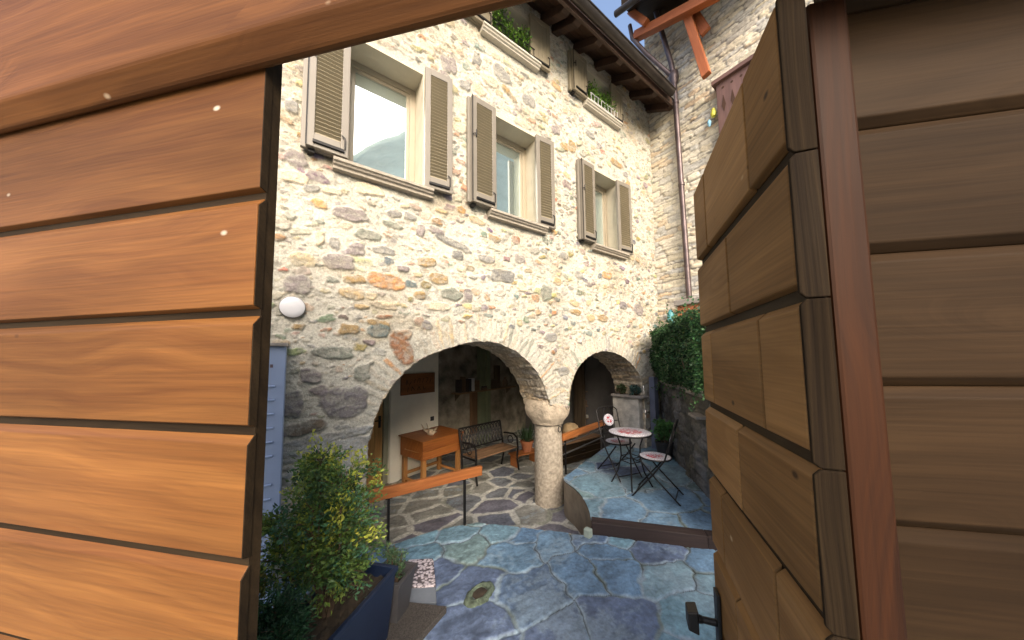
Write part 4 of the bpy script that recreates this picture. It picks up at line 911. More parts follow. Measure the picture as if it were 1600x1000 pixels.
# ------------------------------------------------------------------ foliage
class Leaves:
    def __init__(s): s.v = []; s.c = []
    def leaf(s, p, d, up, ln, wd, col):
        d = d.normalized(); w = d.cross(up); w = w.normalized()*wd if w.length > 1e-5 else d.orthogonal().normalized()*wd
        k = up.normalized()*ln*0.12
        s.v += [p, p+d*ln*0.5+w+k, p+d*ln, p+d*ln*0.5-w+k]; s.c += [col]*4
    def build(s, name, parent=None, base=None, mat=None):
        n = len(s.v)//4; V = np.array([tuple(v) for v in s.v]); Fq = np.arange(4*n).reshape(n, 4)
        return np_mesh(name, V, Fq, np.array(s.c), mat or MT['leaf'], parent, base, smooth=False)
def rv(): 
    while True:
        v = Vector((random.uniform(-1, 1), random.uniform(-1, 1), random.uniform(-1, 1)))
        if 0.05 < v.length < 1: return v.normalized()
def vary(c, a=0.3):
    k = random.uniform(1-a, 1+a); return (c[0]*k*random.uniform(0.9, 1.1), c[1]*k, c[2]*k*random.uniform(0.85, 1.15))
def bushy(name, label, cat, base, h, rad, ntips, pal, stems=6, leaf=(0.02, 0.006), per=26, tip=None, shape=1.0, group=None, spread=0.055, lean=(0, 0)):
    """woody stems that fork towards an uneven crown; sprays of small leaves at every tip"""
    root = thing(name, label, cat, base, group); B = Vector(base); br = MB(); lv = Leaves(); tips = []
    for i in range(stems):
        a = 2*PI*i/stems+random.uniform(-0.4, 0.4); r0 = rad*random.uniform(0.15, 0.75)
        top = B+Vector((math.cos(a)*r0+lean[0]*h, math.sin(a)*r0+lean[1]*h, h*random.uniform(0.7, 1.0)*(1-0.35*(r0/rad)*shape)))
        mid = B.lerp(top, 0.5)+Vector((math.cos(a), math.sin(a), 0))*rad*0.15; br.tube([B+Vector((math.cos(a), math.sin(a), 0))*0.02, mid, top], [0.010, 0.007, 0.003], 6)
        n = ntips//stems
        for k in range(n):
            t = random.uniform(0.18, 1.0); p0 = (B.lerp(mid, t*2) if t < 0.5 else mid.lerp(top, t*2-1))
            out = rv(); out.z = abs(out.z)*0.7+0.15; l = rad*random.uniform(0.25, 0.75)*(1.15-t*0.6)
            p1 = p0+out.normalized()*l; br.tube([p0, p0.lerp(p1, 0.5)+Vector((0, 0, 0.01)), p1], [0.003, 0.002, 0.001], 4, False); tips.append((p0, p1, t))
    br.build('stems', MT['bark'], root, smooth=True)
    for p0, p1, t in tips:
        d = (p1-p0).normalized(); hi = (p1.z-B.z)/h; c0 = random.choice(pal)
        if tip and hi > 0.45 and random.random() < 0.16+0.34*(hi-0.45): c0 = tip
        for k in range(per):
            u = random.uniform(0.25, 1.08); p = p0.lerp(p1, u)+rv()*spread*(0.35+0.65*u)*0.75
            dd = (d+rv()*0.9).normalized(); col = c0 if u > 0.55 else random.choice(pal)
            lv.leaf(p, dd, rv(), leaf[0]*random.uniform(0.6, 1.3), leaf[1]*random.uniform(0.7, 1.3), vary(col))
    lv.build('foliage', root); return root

# hedge of ivy on the garden wall
def build_hedge():
    root = thing('ivy_hedge', 'dense dark green ivy hedge on top of the low stone wall', 'hedge', (4.7, 2.4, 1.4))
    lv = Leaves(); A = Vector((5.45, 3.06, 1.37)); Bq = Vector((3.45, 1.37, 1.37)); d = (Bq-A); Lh = d.length; d.normalize(); nn = Vector((-d.y, d.x, 0)); nn = nn if nn.dot(-A) > 0 else -nn
    pal = [(0.020, 0.060, 0.022), (0.030, 0.085, 0.030), (0.014, 0.042, 0.020), (0.038, 0.095, 0.035), (0.05, 0.12, 0.04)]
    core = MB()
    for k in range(26):
        p = A+d*Lh*random.random()-nn*random.uniform(0.0, 0.35)+Vector((0, 0, 0)); core.tube([p, p+Vector((random.uniform(-.1, .1), random.uniform(-.1, .1), 0.4)), p+rv()*0.1+Vector((0, 0, 0.8))], [0.012, 0.008, 0.004], 5)
    core.build('stems', MT['bark'], root)
    for k in range(26000):
        t = random.uniform(-0.02, 1.0); hgt = 0.98+0.10*float(vnoise(np.array([t*5.0]), np.array([0.3]))[0]); z = random.uniform(-0.06, 1)
        dep = random.random()**2.2*0.5
        bul = 0.09*float(vnoise(np.array([t*9.0]), np.array([z*4.0]))[0])*2
        p = A+d*Lh*t+nn*(0.07+bul-dep)+Vector((0, 0, 0.11+z*hgt*0.90))
        if z > 0.92: p -= nn*random.uniform(0, 0.35)
        dd = (nn*0.7+Vector((0, 0, -0.5))+rv()*0.9); lv.leaf(p, dd, (nn+Vector((0, 0, 0.6))+rv()*0.5), random.uniform(0.028, 0.05), random.uniform(0.012, 0.020), vary(random.choice(pal), 0.4))
    for k in range(46):
        p = A+d*Lh*random.uniform(0, 1)+nn*random.uniform(-0.1, 0.06)+Vector((0, 0, random.choice([0.03, 0.9, 0.95, 0.5]))); dr_ = (nn*0.6+rv()*0.8+Vector((0, 0, 0.5 if p.z > 2.0 else -0.7))).normalized()
        for q in range(9):
            p = p+dr_*0.026; dr_ = (dr_+rv()*0.25).normalized(); lv.leaf(p, rv()+nn*0.5, rv(), random.uniform(0.025, 0.045), random.uniform(0.011, 0.018), vary(random.choice(pal[3:]), 0.3))
    lv.build('foliage', root)
build_hedge()

# ------------------------------------------------------------------ planter trough with conifers
ax = Vector((0.745, 0.667, 0)).normalized(); side = Vector((-ax.y, ax.x, 0))        # axis away from the camera; side to the left
RIM = 0.50; E1 = Vector((0.54, 2.08, 0)); PLN = 1.25; PWD = 0.34
tr = thing('planter_trough', 'long navy blue plastic planter trough with conifers by the path edge', 'planter', tuple(E1-ax*PLN/2+side*PWD/2+Vector((0, 0, Z_PATH))))
PMx = frame(E1+side*PWD, -ax)      # local x towards the camera, local y = z cross x
def trough(MBx, L_, W_, z0, z1, tap, th):
    def ring(ins, z): return [(ins, ins, z), (L_-ins, ins, z), (L_-ins, W_-ins, z), (ins, W_-ins, z)]
    R = [ring(tap, z0), ring(0.0, z1-0.03), ring(-0.012, z1-0.028), ring(-0.012, z1), ring(th, z1), ring(th+tap*0.6, z0+0.10)]
    vs = [p for r in R for p in r]; fs = [(3, 2, 1, 0)]
    for k in range(len(R)-1): fs += [(k*4+i, k*4+(i+1) % 4, k*4+4+(i+1) % 4, k*4+4+i) for i in range(4)]
    fs.append(tuple(len(vs)-4+i for i in range(4))); MBx.add(vs, fs)
# local y must run to the right-hand side: check orientation
yl = Vector((0, 0, 1)).cross(-ax)
PMx = frame(E1 if yl.dot(side) > 0 else E1+side*PWD, -ax)
w = MB(PMx); trough(w, PLN, PWD, Z_PATH+0.03, RIM, 0.03, 0.014); w.build('trough', MT['bluepot'], tr, 0.004)
w = MB(PMx)
nu_, nv_ = 40, 12; vs = []; 
for i in range(nu_+1):
    for j in range(nv_+1): vs.append((0.016+(PLN-0.032)*i/nu_, 0.016+(PWD-0.032)*j/nv_, RIM-0.06+random.uniform(-0.012, 0.012)))
w.add(vs, [(i*(nv_+1)+j, (i+1)*(nv_+1)+j, (i+1)*(nv_+1)+j+1, i*(nv_+1)+j+1) for i in range(nu_) for j in range(nv_)]); w.build('soil', MT['earth'], tr)
w = MB(PMx)
for xx in (0.15, PLN-0.2): w.box((xx, 0.04, Z_PATH+0.0), (xx+0.05, PWD-0.04, Z_PATH+0.032))
w.build('feet', MT['gatedark'], tr)
GREENS = [(0.085, 0.16, 0.045), (0.13, 0.21, 0.05), (0.055, 0.11, 0.04), (0.20, 0.27, 0.055), (0.07, 0.17, 0.085)]
def on_axis(s, o=0.5): return E1-ax*s+side*PWD*o
q = on_axis(0.34, 0.55); bushy('golden_conifer', 'bushy conifer with yellow green tips at the far end of the blue planter', 'shrub', (q.x, q.y, RIM-0.05), 0.92, 0.36, 330, GREENS, 10, (0.027, 0.0068), 46, (0.40, 0.43, 0.07), 0.8)
q = on_axis(0.70, 0.5); bushy('dark_conifer', 'low dark green feathery conifer nearer the gate in the blue planter', 'shrub', (q.x, q.y, RIM-0.08), 0.36, 0.20, 240, [(0.018, 0.055, 0.024), (0.030, 0.085, 0.034), (0.014, 0.040, 0.020)], 9, (0.026, 0.0045), 60, None, 0.5, None, 0.05)
q = on_axis(0.62, 1.15); bushy('yellow_shrub', 'small yellow green shrub in front of the blue grey cabinet', 'shrub', (q.x-0.02, q.y+0.1, RIM-0.1), 0.42, 0.13, 60, [(0.10, 0.14, 0.03), (0.20, 0.21, 0.04), (0.05, 0.09, 0.03)], 5, (0.022, 0.007), 40, (0.3, 0.3, 0.05), 0.5)
# tapered taupe pot beyond its end
q = E1+ax*0.045+side*0.155-side*0.0
tp = thing('square_pot', 'tapered taupe plastic pot just beyond the end of the blue planter', 'pot', (q.x, q.y, Z_PATH))
TM = frame(E1+ax*0.235, -ax) if yl.dot(side) > 0 else frame(E1+ax*0.235+side*0.22, -ax)
w = MB(TM); trough(w, 0.2, 0.22, Z_PATH+0.005, 0.37, 0.035, 0.012); w.build('pot', MT['taupepot'], tp, 0.003)
w = MB(TM); w.box((0.02, 0.02, 0.26), (0.18, 0.20, 0.30)); w.build('soil', MT['earth'], tp)
q = E1+ax*0.13+side*0.10; bushy('rosemary', 'small sprig of blue green rosemary in the taupe pot', 'plant', (q.x, q.y, 0.30), 0.26, 0.09, 50, [(0.07, 0.13, 0.06), (0.10, 0.17, 0.09), (0.05, 0.09, 0.05)], 6, (0.02, 0.004), 30, None, 0.3, None, 0.03)

# ------------------------------------------------------------------ slabs and mat on the path
def slab(name, pix, z, th, mat, label, cat, bev=0.006):
    P = [at(x, y, 2, z) for x, y in pix]; w = MB(); n = len(P)
    w.add([(p.x, p.y, z) for p in P]+[(p.x, p.y, z-th) for p in P], [tuple(range(n)), tuple(range(2*n-1, n-1, -1))]+[(i, n+i, n+(i+1) % n, (i+1) % n) for i in range(n)])
    c = sum(P, Vector())/n; return tag(w.build(name, mat, base=(c.x, c.y, z-th), bevel=bev), label, cat)
slab('pebble_slab', [(637, 874), (677, 872), (681, 914), (630, 918)], 0.095, 0.05, MT['pebbles'], 'square slab of pinkish white pebbles beside the planter end', 'slab')
slab('grey_tile', [(628, 920), (681, 917), (682, 941), (560, 946)], 0.085, 0.04, MT['tile'], 'plain grey paving tile between the pebble slab and the mat', 'tile', 0.003)
slab('doormat', [(560, 950), (622, 938), (698, 947), (640, 1012), (540, 1040)], 0.10, 0.045, MT['mat'], 'dark brown coir doormat lying on the slate path', 'mat', 0.004)

MT['moss'] = mat_plain('mossy_rock', (0.075, 0.10, 0.07), 0.95, 0.6, 30, 1.0, bscale=60, dist=0.012)
c = at(750, 928, 2, Z_PATH); dn = thing('drain', 'mossy irregular stone rim of a small drain hole in the slate path', 'drain', c)
w = MB(); nD = 26; vs = []; fs = []; rj = [1+0.16*math.sin(2*2*PI*k/nD+0.6)+random.uniform(-0.08, 0.08) for k in range(nD)]
for (r, h) in ((0.055, -0.03), (0.062, 0.012), (0.085, 0.024), (0.110, 0.016), (0.125, -0.01)):
    for k in range(nD): a_ = 2*PI*k/nD; vs.append((c.x+r*rj[k]*math.cos(a_), c.y+r*rj[k]*0.8*math.sin(a_), Z_PATH+h+random.uniform(-0.003, 0.003)))
for q_ in range(4):
    for k in range(nD): fs.append((q_*nD+k, q_*nD+(k+1) % nD, (q_+1)*nD+(k+1) % nD, (q_+1)*nD+k))
w.add(vs, fs); w.build('rim', MT['moss'], dn, smooth=True)
w = MB(); w.lathe([(0.062, 0.0), (0.05, 0.006), (0.0, 0.008)], (c.x, c.y, Z_PATH+0.004), 20, jit=0.06); w.build('cover', MT['earth'], dn, smooth=True)

# ------------------------------------------------------------------ meter cabinet, round wall lamp
a = at(447, 560, 1, 2.98); XCB = a.x
cb_ = thing('meter_cabinet', 'tall narrow blue grey metal cabinet with ribbed doors against the stone wall', 'cabinet', (XCB-0.2, 3.05, Z_PATH))
ztop = at(430, 541, 1, 2.98).z
w = MB(); w.box((XCB-0.42, 2.98, 0.42), (XCB, 3.16, ztop)); body = w.build('body', MT['cabinet'], cb_, 0.008)
w = MB(); w.box((XCB-0.44, 2.95, ztop), (XCB+0.012, 3.17, ztop+0.025)); w.build('cap', MT['ledge'], cb_, 0.004)
w = MB(); w.box((XCB-0.40, 2.985, Z_PATH), (XCB-0.03, 3.15, 0.40)); w.build('base_box', MT['cabinet'], cb_, 0.006)
w = MB(); w.box((XCB-0.36, 2.972, 0.13), (XCB-0.08, 2.984, 0.34)); w.build('base_panel', MT['tile'], cb_, 0.004)
z = ztop-0.30
for k in range(13):
    if k == 6: continue
    w = MB(); w.prism([(0, 0), (0.012, -0.004), (0.012, -0.012), (0, -0.02)], (XCB-0.38, 2.981, z-0.105*k), (XCB-0.06, 2.981, z-0.105*k), (0, -1, 0), (0, 0, 1)); w.build('rib', MT['cabinet'], body, 0.002)
w = MB()
for k in range(5): w.box((XCB-0.20+k*0.026, 2.9765, ztop-0.165), (XCB-0.182+k*0.026, 2.9788, ztop-0.14))
w.box((XCB-0.24, 2.9755, ztop-0.84), (XCB-0.115, 2.9785, ztop-0.825)); w.box((XCB-0.127, 2.976, ztop-0.87), (XCB-0.115, 2.979, ztop-0.84)); w.box((XCB-0.24, 2.976, ztop-1.0), (XCB-0.19, 2.979, ztop-0.985))
w.build('label_plate', MT['label'], body)
c = at(457, 480, 1, YF-0.03)
lp = thing('wall_lamp', 'round white opal wall lamp on the rubble wall above the cabinet', 'lamp', (c.x, YF, c.z))
w = MB(); w.lathe([(0.094, 0), (0.094, 0.03), (0.088, 0.04)], (c.x, YF+0.0, c.z), 32, (0, -1, 0)); w.build('rim', MT['steel'], lp, smooth=True)
w = MB(); w.lathe([(0.089, 0.031), (0.089, 0.042), (0.08, 0.05), (0.05, 0.056), (0.0, 0.058)], (c.x, YF, c.z), 32, (0, -1, 0)); w.build('diffuser', MT['opal'], lp, smooth=True)

# ------------------------------------------------------------------ low railings
def railing(label, A, B, posts, zf, bar=True):
    A = Vector(A); B = Vector(B); r = thing('railing', label, 'railing', (*(A.lerp(B, 0.5)).xy, zf))
    w = MB(); w.beam(A, B, 0.05, 0.10); w.build('handrail', MT['rail'], r, 0.006)
    for t in posts:
        p = A.lerp(B, t); w = MB(); w.box((p.x-0.011, p.y-0.011, zf), (p.x+0.011, p.y+0.011, p.z-0.05)); w.box((p.x-0.03, p.y-0.022, p.z-0.056), (p.x+0.03, p.y+0.022, p.z-0.051)); w.build('post', MT['iron'], r)
    return r
ya = 3.02; A = at(577, 776, 1, ya); B = at(752, 737, 1, ya); tpost = [(at(px, 790, 1, ya).x-A.x)/(B.x-A.x) for px in (607, 726)]
railing('low orange wooden handrail on two black posts before the larger arch', A, (B.x, ya, A.z*0.5+B.z*0.5), tpost, Z_PATH)
A = at(878, 684, 1, 3.45); B = at(944, 660, 1, 3.80)
r2_ = railing('low wooden handrail beside the column under the smaller arch', A, B, (0.06, 0.95), Z_TER-0.15)
w = MB(); w.beam(A+Vector((0, 0, -0.26)), B+Vector((0, 0, -0.26)), 0.016, 0.016); w.beam(A+Vector((0, 0, -0.10)), B+Vector((0, 0, -0.10)), 0.016, 0.016); w.build('crossbar', MT['steel'], r2_)

# ------------------------------------------------------------------ bistro set
TC = Vector((3.57, 2.41, Z_TER)); zt = Z_TER+0.665
bt = thing('bistro_table', 'round mosaic bistro table with red flower ring and black iron legs', 'table', TC)
w = MB(); w.lathe([(0.0, zt+0.012), (0.255, zt+0.012), (0.262, zt+0.008), (0.262, zt-0.012), (0.0, zt-0.012)][::-1], (TC.x, TC.y, 0), 40); w.build('tabletop', MT['mosaic'], bt, smooth=True)
w = MB(); w.tube([(TC.x+0.266*math.cos(a), TC.y+0.266*math.sin(a), zt-0.004) for a in np.linspace(0, 2*PI, 41)], 0.012, 8, False); w.build('rim', MT['iron'], bt, smooth=True)
for k in range(4):
    a = 0.6+k*PI/2; u = Vector((math.cos(a), math.sin(a), 0)); w = MB()
    w.tube([TC+u*0.17+Vector((0, 0, 0.652)), TC+u*0.12+Vector((0, 0, 0.50)), TC+u*0.115+Vector((0, 0, 0.36)), TC+u*0.16+Vector((0, 0, 0.17)), TC+u*0.25+Vector((0, 0, 0.0))], 0.0095, 8); w.build('leg', MT['iron'], bt, smooth=True)
w = MB()
for hh, rr in ((0.36, 0.115), (0.30, 0.12)):
    for k in range(4):
        a = 0.6+k*PI/2; b = a+PI/2; w.tube([TC+Vector((math.cos(a)*rr, math.sin(a)*rr, hh)), TC+Vector((math.cos(b)*rr, math.sin(b)*rr, hh))], 0.006, 6)
w.build('stretcher', MT['iron'], bt, smooth=True)
def bistro_chair(label, pos, face):
    """folding chair; face = direction the sitter looks"""
    P = Vector((pos[0], pos[1], Z_TER)); c = thing('bistro_chair', label, 'chair', P, 'folding chairs of the bistro set'); f = Vector((*face, 0)).normalized(); Mx = frame(P, f)
    w = MB(Mx); w.lathe([(0.0, 0.438), (0.165, 0.438), (0.172, 0.444), (0.172, 0.456), (0.0, 0.458)], (0, 0, 0), 32); w.build('seat', MT['mosaic'], c, smooth=True)
    w = MB(Mx); w.tube([(0.176*math.cos(a), 0.176*math.sin(a), 0.447) for a in np.linspace(0, 2*PI, 33)], 0.010, 8, False); w.build('seat_rim', MT['iron'], c, smooth=True)
    for s in (-1, 1):
        w = MB(Mx); y = 0.185*s; w.tube([(0.24, y, 0.0), (0.0, y, 0.29), (-0.13, y, 0.47), (-0.20, y, 0.70), (-0.24, y, 0.86)], 0.0095, 8); w.build('back_leg', MT['iron'], c, smooth=True)
        w = MB(Mx); y = 0.165*s; w.tube([(-0.27, y, 0.0), (-0.02, y, 0.25), (0.15, y, 0.44)], 0.0095, 8); w.build('front_leg', MT['iron'], c, smooth=True)
    w = MB(Mx)
    w.tube([(0.20, -0.185, 0.05), (0.20, 0.185, 0.05)], 0.007, 6); w.tube([(-0.22, -0.165, 0.055), (-0.22, 0.165, 0.055)], 0.007, 6); w.build('stretcher', MT['iron'], c, smooth=True)
    w = MB(Mx); w.tube([(-0.24, -0.185, 0.86), (-0.252, -0.13, 0.90), (-0.255, 0, 0.915), (-0.252, 0.13, 0.90), (-0.24, 0.185, 0.86)], 0.0085, 8); w.tube([(-0.15, -0.185, 0.54), (-0.155, 0, 0.55), (-0.15, 0.185, 0.54)], 0.007, 6)
    for s in (-1, 1):
        w.tube([(-0.155, 0.04*s, 0.55), (-0.18, 0.09*s, 0.62), (-0.20, 0.105*s, 0.70), (-0.225, 0.08*s, 0.80), (-0.25, 0.03*s, 0.905)], 0.006, 6); w.tube([(-0.20, 0.105*s, 0.70), (-0.20, 0.185*s, 0.70)], 0.006, 6)
    w.build('back_frame', MT['iron'], c, smooth=True)
    w = MB(Mx); n_ = Vector((1, 0, 0.28)).normalized(); w.lathe([(0.0, -0.010), (0.083, -0.010), (0.088, 0), (0.083, 0.010), (0.0, 0.011)], (-0.197, 0, 0.72), 24, n_); w.build('medallion', MT['mosaic'], c, smooth=True)
    w = MB(Mx); w.lathe([(0.0, -0.016), (0.09, -0.016), (0.093, -0.004), (0.09, -0.0005), (0.088, -0.0105), (0.0, -0.0108)], (-0.197, 0, 0.72), 24, n_); w.build('medallion_back', MT['iron'], c, smooth=True)
    return c
q = at(1022, 714, 2, Z_TER+0.447); bistro_chair('bistro chair on the right of the table, its seat a pink flower mosaic', (q.x+0.02, q.y), (-0.35, 0.93))
q = at(966, 690, 2, Z_TER+0.447); bistro_chair('bistro chair behind the table showing its round red and white back medallion', (q.x, q.y), (-0.25, -0.97))
# potted shrub in the corner
q = at(1020, 712, 2, Z_TER); q = Vector((4.95, 2.70, Z_TER))
pp = thing('flower_pot', 'black pot holding a small leafy shrub in the terrace corner', 'pot', q)
w = MB(); w.lathe([(0.10, 0), (0.14, 0.24), (0.15, 0.245), (0.15, 0.27), (0.135, 0.27), (0.13, 0.22), (0.0, 0.22)], q, 24); w.build('pot', MT['blackpot'], pp, smooth=True)
bushy('leafy_shrub', 'small bright green leafy shrub growing in the black corner pot', 'shrub', (q.x, q.y, q.z+0.20), 0.50, 0.21, 90, [(0.07, 0.17, 0.05), (0.10, 0.24, 0.07), (0.045, 0.11, 0.035)], 7, (0.055, 0.017), 12, None, 0.5, None, 0.05)
# stone ledge on the pier jamb, with two succulents
q = at(958, 614, 0, 5.16)
w = MB(); w.box((5.04, 3.14, q.z-0.05), (5.26, 3.80, q.z)); w.build('pier_ledge', MT['ledge'], house, 0.012)
w = MB(); w.box((5.09, 3.23, -0.35), (5.25, 3.80, q.z-0.05)); w.build('pier_foot', MT['pier'], house, 0.02)
for k, (yy, lab, pal, rr) in enumerate([(3.62, 'olive green trailing succulent at the inner end of the pier ledge', [(0.07, 0.10, 0.04), (0.05, 0.07, 0.035)], 0.10), (3.30, 'blue green succulent clump at the outer end of the pier ledge', [(0.05, 0.11, 0.09), (0.07, 0.14, 0.12), (0.04, 0.08, 0.07)], 0.13)]):
    bushy('succulent', lab, 'plant', (5.13, yy, q.z), 0.16, rr, 70, pal, 6, (0.03, 0.012), 14, None, 0.3, None, 0.03)

# ------------------------------------------------------------------ window boxes
for wi, lab in ((3, 'flower box with bright green foliage on the upper sill nearest the gate'), (4, 'flower box with green foliage and white railing on the upper sill near the corner')):
    w_ = WINS[wi]; x0, x1, z0 = w_['x0'], w_['x1'], w_['z0']
    wb = thing('window_box', lab, 'flower box', ((x0+x1)/2, 3.24, z0+0.012), 'flower boxes on the upper sills')
    w = MB(); w.box((x0+0.06, 3.18, z0+0.014), (x1-0.06, 3.33, z0+0.13)); w.build('trough', MT['taupepot'], wb, 0.006)
    w = MB()
    w.tube([(x0+0.005, 3.11, z0+0.17), (x1-0.005, 3.11, z0+0.17)], 0.007, 6); w.tube([(x0+0.005, 3.11, z0+0.05), (x1-0.005, 3.11, z0+0.05)], 0.005, 6)
    for k in range(9):
        xx = x0+0.02+(x1-x0-0.04)*k/8; w.tube([(xx, 3.11, z0+0.014), (xx, 3.11, z0+0.17)], 0.005, 5)
    w.build('guard_rail', MT['iron'] if wi == 3 else MT['opal'], wb)
    lv = Leaves()
    for k in range(1500):
        t = random.random(); hh = 0.22+0.16*float(vnoise(np.array([t*6.0+wi]), np.array([1.7]))[0])*2
        if wi == 3: hh *= 1.6-0.8*t
        p = Vector((x0+0.06+(x1-x0-0.12)*t+random.gauss(0, 0.02), 3.20+random.gauss(0, 0.055), z0+0.10+hh*random.random()**0.8))
        lv.leaf(p, rv()+Vector((0, -0.4, 0.2)), rv(), random.uniform(0.025, 0.05), random.uniform(0.008, 0.016), vary(random.choice([(0.12, 0.24, 0.03), (0.18, 0.33, 0.05), (0.07, 0.15, 0.03)])))
    lv.build('foliage', wb)

# ------------------------------------------------------------------ furniture in the loggia
def desk():
    A = Vector((1.71, 5.06, 0)); ux = Vector((0.955, 0.30, 0)).normalized(); Mx = frame((A.x-0.03, A.y-0.12, Z_LOW), ux)
    d = thing('desk', 'orange wooden slant top desk standing before the white wall', 'desk', (A.x+0.35, A.y+0.3, Z_LOW)); W, D = 0.86, 0.64
    for x in (0.021, W-0.091):
        for y in (0.024, D-0.091):
            w = MB(Mx); w.box((x, y, 0.005), (x+0.07, y+0.07, 0.60)); w.build('leg', MT['deskleg'], d, 0.004)
    w = MB(Mx); w.box((0.0, 0.0, 0.47), (W, 0.022, 0.615)); w.prism([(0.022, 0.47), (D, 0.47), (D, 0.786), (0.022, 0.760)], (0, 0, 0), (0.02, 0, 0), (0, 1, 0), (0, 0, 1)); w.prism([(0.022, 0.47), (D, 0.47), (D, 0.786), (0.022, 0.760)], (W-0.02, 0, 0), (W, 0, 0), (0, 1, 0), (0, 0, 1)); w.box((0.02, D-0.02, 0.47), (W-0.02, D, 0.74)); w.box((0.02, 0.022, 0.535), (W-0.02, D-0.02, 0.55)); w.build('case', MT['desk'], d, 0.004)
    w = MB(Mx); w.box((-0.008, -0.016, 0.622), (W+0.008, 0.010, 0.757)); w.build('drawer_front', MT['desk'], d, 0.004)
    w = MB(Mx); w.prism([(-0.03, 0.760), (D+0.02, 0.79), (D+0.02, 0.812), (-0.03, 0.785)], (-0.03, 0, 0), (W+0.03, 0, 0), (0, 1, 0), (0, 0, 1)); w.build('top', MT['desk'], d, 0.005)
    w = MB(Mx); w.box((0.03, D-0.06, 0.12), (W-0.03, D-0.03, 0.17)); w.box((0.03, 0.06, 0.06), (0.06, D-0.06, 0.10)); w.box((W-0.06, 0.06, 0.06), (W-0.03, D-0.06, 0.10)); w.build('stretcher', MT['deskleg'], d, 0.003)
    w = MB(Mx); w.tube([(-0.012, 0.10, 0.60), (-0.03, 0.13, 0.60), (-0.03, 0.45, 0.60), (-0.012, 0.48, 0.60)], 0.008, 6); w.build('side_handle', MT['deskleg'], d, smooth=True)
    an = thing('driftwood_ornament', 'pale forked driftwood ornament lying on the desk top', 'ornament', tuple(Mx @ Vector((0.33, 0.3, 0.80)))); w = MB(Mx)
    w.lathe([(0.0, -0.05), (0.055, -0.035), (0.07, 0.0), (0.05, 0.04), (0.0, 0.055)], (0.34, 0.25, 0.835), 12, (1, 0.2, 0.1), jit=0.1)
    for (dx, dy, dz, r) in ((-0.16, 0.03, 0.18, 0.024), (-0.10, -0.03, 0.20, 0.02), (-0.05, 0.02, 0.10, 0.022), (0.17, 0.02, 0.07, 0.028), (0.10, -0.05, 0.02, 0.026)):
        w.tube([(0.33, 0.25, 0.83), (0.33+dx*0.6, 0.25+dy, 0.83+dz*0.35), (0.33+dx, 0.25+dy, 0.82+dz)], [r, r*0.8, r*0.25], 8)
    w.build('driftwood', MT['antler'], an, smooth=True)
    return Mx
DM = desk()
# carved wooden sign and socket on the white wall
cs = at_plane(652, 599, wA, wn); sl = (cs-wA).dot(wdir); sz = cs.z
Ls = (at_plane(678, 599, wA, wn)-at_plane(626, 599, wA, wn)).length; Hs = at_plane(652, 583, wA, wn).z-at_plane(652, 615, wA, wn).z
sg = thing('wall_sign', 'brown wooden sign with carved writing on the white loggia wall', 'sign', tuple(WM @ Vector((sl, 0, sz))))
w = MB(WM); w.box((sl-Ls/2, -0.055, sz-Hs/2), (sl+Ls/2, -0.02, sz+Hs/2)); w.box((sl-Ls/2+0.04, -0.02, sz-0.03), (sl+Ls/2-0.04, -0.001, sz+0.03)); w.build('board', MT['sign'], sg, 0.006)
w = MB(WM)
def stroke(pts):
    for a, b in zip(pts[:-1], pts[1:]): w.beam((sl+a[0]*Ls, -0.0555, sz+a[1]*Hs), (sl+b[0]*Ls, -0.0555, sz+b[1]*Hs), 0.012, 0.004, (0, 1, 0))
# worn, unreadable relief: two rows of cut marks
for s in ([(-.37, -.02), (-.35, .22), (-.32, .0)], [(-.29, -.05), (-.22, .12)], [(-.15, .02), (-.12, .2), (-.09, .2)], [(-.05, .05), (-.02, .24), (.03, .24), (0.02, .04)], [(.10, .02), (.14, .26)], [(.20, .25), (.28, .25), (.22, .02)], [(.33, .0), (.37, .2)],
          [(-.33, -.36), (-.31, -.14)], [(-.22, -.34), (-.20, -.12), (-.13, -.30)], [(-.05, -.32), (0.0, -.14), (.04, -.32)], [(.12, -.12), (.14, -.30), (.2, -.26)]): stroke(s)
w.build('carving', MT['carve'], sg)
cs = at_plane(675, 654, wA, wn); sl2 = (cs-wA).dot(wdir)
sk_ = thing('wall_socket', 'small black square socket plate low on the white wall', 'socket', tuple(WM @ Vector((sl2, 0, cs.z))))
w = MB(WM); w.box((sl2-0.042, -0.012, cs.z-0.042), (sl2+0.042, -0.001, cs.z+0.042)); w.build('plate', MT['socket'], sk_, 0.004)
w = MB(WM); w.box((sl2-0.022, -0.015, cs.z-0.022), (sl2+0.022, -0.0125, cs.z+0.022)); w.build('insert', MT['taupepot'], sk_, 0.002)

